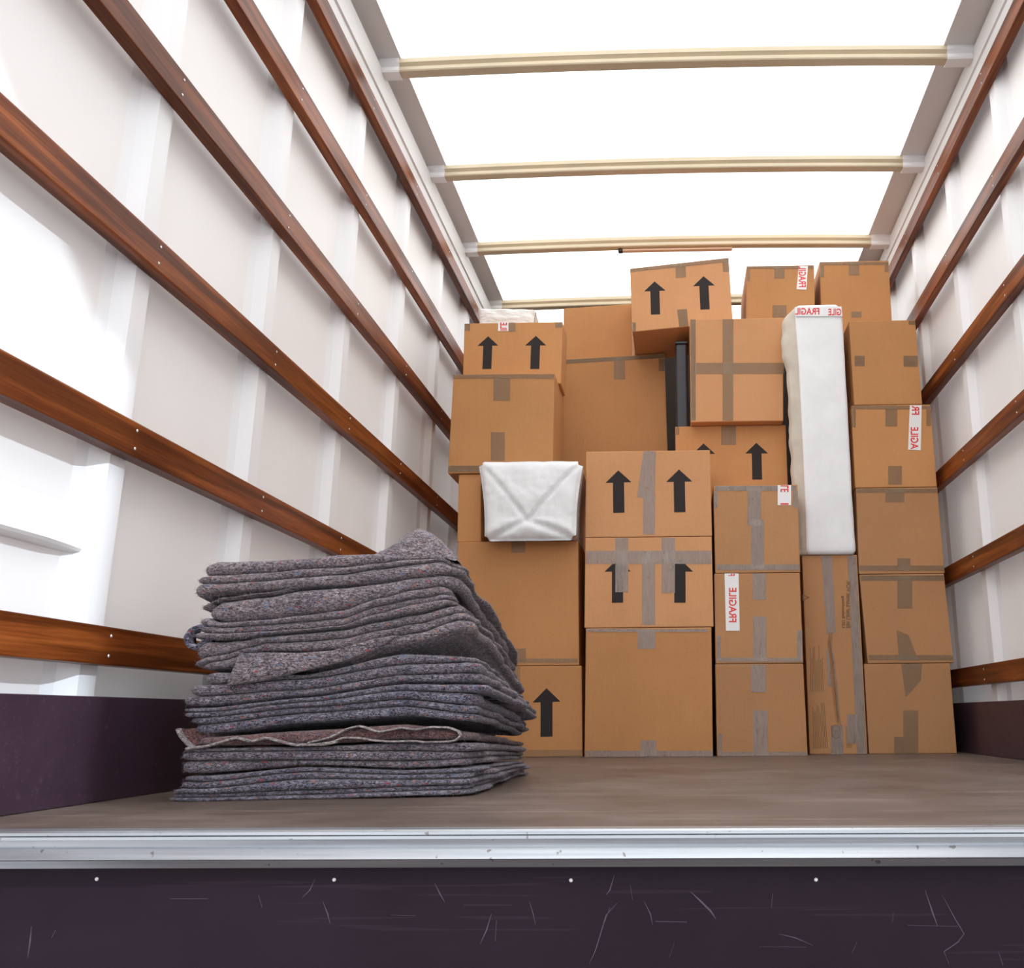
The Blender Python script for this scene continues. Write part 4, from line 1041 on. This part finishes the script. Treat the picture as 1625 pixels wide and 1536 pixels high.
def padded_parcel(name, q, y, dep, zb, mat, label, fold=True, bulge=0.02, lid=None, sag_f=0.0):
    """soft wrapped block; q = TL TR BR BL front outline, envelope folds on the front"""
    (ax, az), (bx, bz), (cx, cz), (dx, dz) = q
    dz = cz = zb - sag_f
    org = ((ax + bx) / 2, y + dep / 2, zb)
    root = empty(name, org)
    tag(root, label, 'parcel')
    N1, N2 = 44, 34
    v, f = [], []
    def seg(u, w, p, r):
        (px, pz), (qx, qz) = p, r
        lx, lz = qx - px, qz - pz
        t = max(0, min(1, ((u - px) * lx + (w - pz) * lz) / (lx * lx + lz * lz)))
        return math.hypot(u - px - lx * t, w - pz - lz * t)
    K = (0.485, 0.24)
    def front(u, w):
        # rounded-corner outline
        uu = 2 * u - 1
        ww = 2 * w - 1
        cu = max(0, abs(uu) - 0.90) / 0.10
        cw = max(0, abs(ww) - 0.88) / 0.12
        pull = 0.045 * min(1.0, cu * cw * 1.6)
        u2 = u - pull * math.copysign(1, uu)
        w2 = w - pull * math.copysign(1, ww) * (1 if ww > 0 else 0.5)
        sag = 0.012 * math.sin(math.pi * w) * (-1 if u < 0.5 else 1) * abs(uu) ** 3
        x = (dx * (1 - u2) + cx * u2) * (1 - w2) + (ax * (1 - u2) + bx * u2) * w2 - sag * 0.7
        z = (dz * (1 - u2) + cz * u2) * (1 - w2) + (az * (1 - u2) + bz * u2) * w2
        edge = min(u, 1 - u, w * 0.8, (1 - w) * 0.8)
        off = -bulge * (1 - math.exp(-edge / 0.07))
        off += 0.014 * math.exp(-edge / 0.02)
        if fold:
            d1 = min(seg(u, w, (0.02, 0.97), K), seg(u, w, (0.98, 0.97), K))
            d2 = min(seg(u, w, K, (0.10, 0.03)), seg(u, w, K, (0.92, 0.04)))
            side = (w - K[1]) / (0.97 - K[1])
            inside = side > abs(u - K[0]) / 0.49
            off += 0.010 * math.exp(-(d1 / 0.022) ** 2) + 0.007 * math.exp(-(d2 / 0.03) ** 2)
            if inside:
                off -= 0.004
            if w < K[1] and d2 > 0.03:
                off -= 0.006 * math.sin(min(1, d2 / 0.15) * math.pi)
        nv = Vector((u * 5, w * 5, 1.3))
        off += 0.005 * noise.noise(nv) + 0.0025 * noise.noise(nv * 3.1)
        return (x, y + off, z)
    for j in range(N2 + 1):
        for i in range(N1 + 1):
            v.append(front(i / N1, j / N2))
    for j in range(N2):
        for i in range(N1):
            a = j * (N1 + 1) + i
            f.append((a, a + 1, a + N1 + 2, a + N1 + 1))
    ring = [i for i in range(N1 + 1)] + [j * (N1 + 1) + N1 for j in range(1, N2 + 1)] + [N2 * (N1 + 1) + i for i in range(N1 - 1, -1, -1)] + [j * (N1 + 1) for j in range(N2 - 1, 0, -1)]
    prev = ring
    mx = sum(p[0] for p in (q)) / 4
    mz = (zb + (az + bz) / 2) / 2
    for s in range(1, 7):
        t = s / 6
        new = []
        for r in ring:
            x, yy, z = v[r]
            k = 1 - (0.05 if x > mx else 0.09) * (1 - (1 - t) ** 3)
            new.append(len(v))
            zz = z + 0.003 * noise.noise(Vector((x * 20, t * 4, z * 20)))
            yn = yy + (y + dep - yy) * (t if lid is None else (0.2 * t * 6 if s == 1 else 0.2 + 0.8 * (s - 1) / 5))
            zz = max(zb, zz)
            if lid is not None:
                zz = min(zz, lid)
            v.append((mx + (x - mx) * k, yn, zz))
        n = len(ring)
        for k in range(n):
            f.append((prev[k], prev[(k + 1) % n], new[(k + 1) % n], new[k]))
        prev = new
    f.append(tuple(prev))
    mesh('foam_wrap', v, f, mat, root, org, smooth=True)
    return root, org

root, org = padded_parcel('padded_parcel', PK6['q'], PK6['Y'], PK6['d'], PK6['zb'], 'white_wrap', 'small white padded parcel with envelope folds resting on the left stack', lid=PK6['lid'], sag_f=PK6['sag'])
root, org = padded_parcel('padded_parcel', PK7['q'], PK7['Y'], PK7['d'], PK7['zb'], 'cream_wrap', 'low translucent white wrapped bundle on top of the left arrow box', fold=False, bulge=0.01)

# ------------------------------------------------------------------ folded moving blankets
def interp(line, x):
    if x <= line[0][0]:
        return line[0][1]
    for (xa, za), (xb, zb) in zip(line, line[1:]):
        if x <= xb:
            k = (x - xa) / (xb - xa)
            k = k * k * (3 - 2 * k) * 0.5 + k * 0.5
            return za + (zb - za) * k
    return line[-1][1]

DEPTH = 0.68
def yfront(x):
    return 1.7565 + 0.146 * x

def roll_vf(lo, hi, xl, xr, seed, depth=DEPTH, out=0.0, rc=0.035, gap=(0.0, 0.0)):
    """one rounded fold of cloth: plan = rounded rectangle, edge profile = half round between two crease lines"""
    path = []
    def arc(cx, cy, a0, a1, n):
        for k in range(n):
            a = a0 + (a1 - a0) * k / n
            path.append((cx + rc * math.cos(a), cy + rc * math.sin(a), math.cos(a), math.sin(a)))
    n = max(8, int((xr - xl) / 0.0055))
    for k in range(n):
        path.append((xl + rc + (xr - xl - 2 * rc) * k / n, 0.0, 0, -1))
    arc(xr - rc, rc, -math.pi / 2, 0, 7)
    nd = int(depth / 0.014)
    for k in range(nd):
        path.append((xr, rc + (depth - 2 * rc) * k / nd, 1, 0))
    arc(xr - rc, depth - rc, 0, math.pi / 2, 5)
    for k in range(14):
        path.append((xr - rc - (xr - xl - 2 * rc) * k / 14, depth, 0, 1))
    arc(xl + rc, depth - rc, math.pi / 2, math.pi, 5)
    for k in range(20):
        path.append((xl, depth - rc - (depth - 2 * rc) * k / 20, -1, 0))
    arc(xl + rc, rc, math.pi, 1.5 * math.pi, 7)
    NPH = 8
    v, f = [], []
    L = len(path)
    for j in range(NPH + 1):
        ph = -math.pi / 2 + math.pi * j / NPH
        for (x, b, nx, ny) in path:
            z0, z1 = interp(lo, x) + gap[0], interp(hi, x) - gap[1]
            if z1 < z0 + 0.003:
                z1 = z0 + 0.003
            h = z1 - z0
            s = max(0, b / DEPTH)
            fall = 1 - 0.36 * s ** 1.4
            zz = (z0 + h * (0.5 + 0.47 * math.sin(ph)))
            bul = min(0.4 * h + 0.014, 0.030)
            o = bul * (max(0.0, math.cos(ph)) ** 0.5 - 1)
            wob = 0.005 * noise.noise(Vector((x * 9 + seed * 3.1, b * 9, seed))) + 0.0022 * noise.noise(Vector((x * 38, b * 38 + seed * 7, seed * 1.7)))
            sideways = 0.0
            if nx > 0.2:
                sideways = 0.016 * noise.noise(Vector((b * 7, seed * 2.3, 5.0))) + 0.010 * noise.noise(Vector((b * 18, seed * 2.3, 2.0)))
            o += wob + out + sideways
            px, pb = x + nx * o, b + ny * o
            zz = zz * fall + 0.0008 * noise.noise(Vector((x * 30, b * 30, seed * 5 + j)))
            v.append((px, yfront(px) + pb, max(0.0006, zz)))
    for j in range(NPH):
        for k in range(L):
            b = (k + 1) % L
            f.append((j * L + k, j * L + b, (j + 1) * L + b, (j + 1) * L + k))
    # closing caps: inner rings that follow the same crease surface
    cx0, cb0 = (xl + xr) / 2, depth / 2
    for j, flip in ((0, True), (NPH, False)):
        prev = [j * L + k for k in range(L)]
        line = lo if j == 0 else hi
        for sc in (0.93, 0.8, 0.6, 0.4, 0.2, 0.04):
            new = []
            for (x, b, nx, ny) in path:
                x2, b2 = cx0 + (x - cx0) * sc, cb0 + (b - cb0) * sc
                z0, z1 = interp(lo, x2) + gap[0], interp(hi, x2) - gap[1]
                z1 = max(z1, z0 + 0.003)
                zz = z0 + (z1 - z0) * (0.03 if j == 0 else 0.97)
                new.append(len(v))
                v.append((x2, yfront(x2) + b2, max(0.0006, zz * (1 - 0.36 * max(0, b2 / DEPTH) ** 1.4))))
            for k in range(L):
                q = (prev[k], prev[(k + 1) % L], new[(k + 1) % L], new[k])
                f.append(tuple(reversed(q)) if flip else q)
            prev = new
        f.append(tuple(reversed(prev)) if flip else tuple(prev))
    return v, f

def fuzz_vf(v, f, count, rnd):
    """loose wool fibres standing off the cloth: slim triangles"""
    quads = [q for q in f if len(q) == 4 and abs((Vector(v[q[1]]) - Vector(v[q[0]])).cross(Vector(v[q[3]]) - Vector(v[q[0]])).normalized().z) < 0.8]
    quads = [q for q in quads if v[q[0]][1] - yfront(v[q[0]][0]) < 0.06 or v[q[0]][0] > -0.43]
    ov, of = [], []
    for _ in range(count):
        q = rnd.choice(quads)
        a, b, c = Vector(v[q[0]]), Vector(v[q[1]]), Vector(v[q[3]])
        p = a + (b - a) * rnd.random() + (c - a) * rnd.random()
        nrm = (b - a).cross(c - a)
        if nrm.length < 1e-9:
            continue
        nrm.normalize()
        t = Vector((rnd.uniform(-1, 1), rnd.uniform(-1, 1), rnd.uniform(-1, 1)))
        d = (nrm * rnd.uniform(0.1, 0.7) + t * 0.9).normalized() * rnd.uniform(0.003, 0.009)
        sd = d.cross(nrm)
        if sd.length < 1e-9:
            continue
        sd = sd.normalized() * 0.00028
        k = len(ov)
        ov += [tuple(p - sd), tuple(p + sd), tuple(p + d)]
        of.append((k, k + 1, k + 2))
    return ov, of

BL_INFO = {
 1: ('topmost grey felt moving blanket with humped right corner', 'felt_warm'),
 2: ('second folded grey felt blanket from the top, with a tall mottled front flap', 'felt_warm'),
 3: ('third folded felt blanket from the top, its corner flap hanging over the layer below', 'felt_warm'),
 4: ('folded felt blanket right below the hanging corner flap, middle of the pile', 'felt'),
 5: ('folded blue-grey felt blanket lying directly on the maroon blanket', 'felt_blue'),
 6: ('thin maroon felt blanket with a wavy pale hem sticking out on the left', 'felt_red'),
 7: ('folded grey felt blanket directly under the maroon one', 'felt'),
 8: ('bottom grey felt blanket of the pile, lying on the truck floor', 'felt_blue'),
}
def ribbon(line, y_off, half, mat, parent, org, name, thick=0.004):
    v, f = [], []
    pts = []
    for k in range(len(line) - 1):
        for s in range(5):
            t = s / 5
            pts.append((line[k][0] + (line[k + 1][0] - line[k][0]) * t, line[k][1] + (line[k + 1][1] - line[k][1]) * t))
    pts.append(line[-1])
    sm = [pts[0]] + [((pts[k - 1][0] + 2 * pts[k][0] + pts[k + 1][0]) / 4, (pts[k - 1][1] + 2 * pts[k][1] + pts[k + 1][1]) / 4) for k in range(1, len(pts) - 1)] + [pts[-1]]
    for k, (x, z) in enumerate(sm):
        a, b = sm[max(0, k - 1)], sm[min(len(sm) - 1, k + 1)]
        dx, dz = b[0] - a[0], b[1] - a[1]
        l = math.hypot(dx, dz) or 1
        nx, nz = -dz / l * half, dx / l * half
        yy = yfront(x) + y_off
        v += [(x + nx, yy + 0.003, z + nz), (x + nx * 0.6, yy - thick, z + nz * 0.6), (x - nx * 0.6, yy - thick, z - nz * 0.6), (x - nx, yy + 0.003, z - nz), (x, yy + 0.03, z)]
    n = 5
    for k in range(len(sm) - 1):
        for j in range(n):
            f.append((k * n + j, k * n + (j + 1) % n, (k + 1) * n + (j + 1) % n, (k + 1) * n + j))
    f += [(0, 1, 2, 3, 4), tuple(range((len(sm) - 1) * n, len(sm) * n))]
    return mesh(name, v, f, mat, parent, org, smooth=True)

def smooth_line(a, n=2):
    return a

rnd = random.Random(3)
for bi, rolls in ROLLS.items():
    label, mt = BL_INFO[bi]
    V, F = [], []
    for ri, (lo, hi, xl, xr) in enumerate(rolls):
        out = rnd.uniform(-0.006, 0.006)
        dep = DEPTH + (0.02 if bi < 4 else -0.06) + rnd.uniform(-0.03, 0.02)
        if (bi, ri) == (1, 3):
            dep = 0.3
        v, f = roll_vf(LINES[lo], LINES[hi], xl, xr, bi * 7 + ri * 1.37, dep, out, rc=0.03, gap=(0.0018 if ri == len(rolls) - 1 else 0.0, 0.0018 if ri == 0 else 0.0))
        b0 = len(V)
        V += v
        F += [tuple(b0 + q for q in fc) for fc in f]
    if bi == 1:
        # humped, folded-over corner at the top right
        H = LINES['H']
        base = LINES['T0']
        NU, NV = 40, 22
        b0 = len(V)
        for j in range(NV + 1):
            w = j / NV
            for i in range(NU + 1):
                u = i / NU
                x = H[0][0] + (H[-1][0] - H[0][0]) * u
                zt, zb0 = interp(H, x), interp(base, x) - 0.004
                # arch cross-section running back
                ang = math.pi * w ** 0.6
                yb = 0.006 + 0.17 * w
                z = zb0 + (zt - zb0) * 1.22 * max(0, math.sin(ang)) ** 0.6
                z += 0.003 * noise.noise(Vector((x * 25, w * 6, 3.3)))
                V.append((x, yfront(x) + yb + 0.006 * noise.noise(Vector((x * 20, w * 5, 7.7))), z * (1 - 0.06 * w)))
        for j in range(NV):
            for i in range(NU):
                a = b0 + j * (NU + 1) + i
                F.append((a, a + 1, a + NU + 2, a + NU + 1))
    zb = min(p[2] for p in V)
    cx = sum(p[0] for p in V) / len(V)
    cy = sum(p[1] for p in V) / len(V)
    org = (cx, cy, zb)
    o = mesh('folded_blanket', V, F, mt, None, org, smooth=True)
    tag(o, label, 'blanket', 'folded felt moving blankets in one pile')
    fv, ff = fuzz_vf(V, F, 5200 if bi != 6 else 2200, rnd)
    fz = mesh('wool_fibres', fv, ff, 'fuzz', o, org)
    fz['kind'] = 'stuff'
    if bi == 6:
        for nm in ('HEM1', 'HEM2', 'HEM3'):
            ribbon(LINES[nm], -0.012, 0.0018 if nm != 'HEM2' else 0.0024, 'hem', o, org, 'hem')
        # corner sticking out to the left
        pts = [(-0.885, 0.118), (-0.860, 0.120), (-0.835, 0.118), (-0.83, 0.082), (-0.846, 0.078), (-0.868, 0.097)]
        vv = [(x, 1.645 + 0.3 * (x + 0.885), z) for x, z in pts] + [(x + 0.006, 1.80, z + 0.004) for x, z in pts]
        n = len(pts)
        ff = [tuple(range(n)), tuple(range(2 * n - 1, n - 1, -1))] + [(k, n + k, n + (k + 1) % n, (k + 1) % n) for k in range(n)]
        mesh('loose_corner', vv, ff, 'felt_red', o, org)
        ribbon([(-0.887, 0.119), (-0.880, 0.106), (-0.866, 0.092), (-0.846, 0.077)], 0.012, 0.0035, 'hem', o, org, 'hem')
    if bi == 3:
        # corner of the cloth hanging over the layers below
        fl = LINES['FLAP']
        c0 = (sum(p[0] for p in fl) / len(fl), sum(p[1] for p in fl) / len(fl))
        vv, ff = [], []
        n = len(fl)
        for sc_, off in ((1.0, -0.010), (0.985, -0.017), (0.90, -0.020), (0.55, -0.021), (0.2, -0.021)):
            for x, z in fl:
                px, pz = c0[0] + (x - c0[0]) * sc_, c0[1] + (z - c0[1]) * sc_
                vv.append((px, yfront(px) + off + 0.004 * noise.noise(Vector((px * 30, pz * 30, 2.0))), pz))
        for k in range(4):
            for q in range(n):
                b = (q + 1) % n
                ff.append((k * n + q, k * n + b, (k + 1) * n + b, (k + 1) * n + q))
        ff.append(tuple(range(4 * n, 5 * n)))
        mesh('corner_flap', vv, ff, 'felt_warm', o, org, smooth=True)
        ribbon(LINES['FLAPEDGE'], -0.006, 0.0014, 'hem', o, org, 'flap_edge', 0.003)
    if bi == 2:
        # frayed loop at the left end
        loop = [(-0.845, 0.295), (-0.868, 0.296), (-0.884, 0.290), (-0.892, 0.276), (-0.886, 0.262), (-0.872, 0.258), (-0.860, 0.270), (-0.850, 0.280)]
        ribbon(loop, 0.02, 0.006, 'felt_blue', o, org, 'frayed_loop', 0.008)
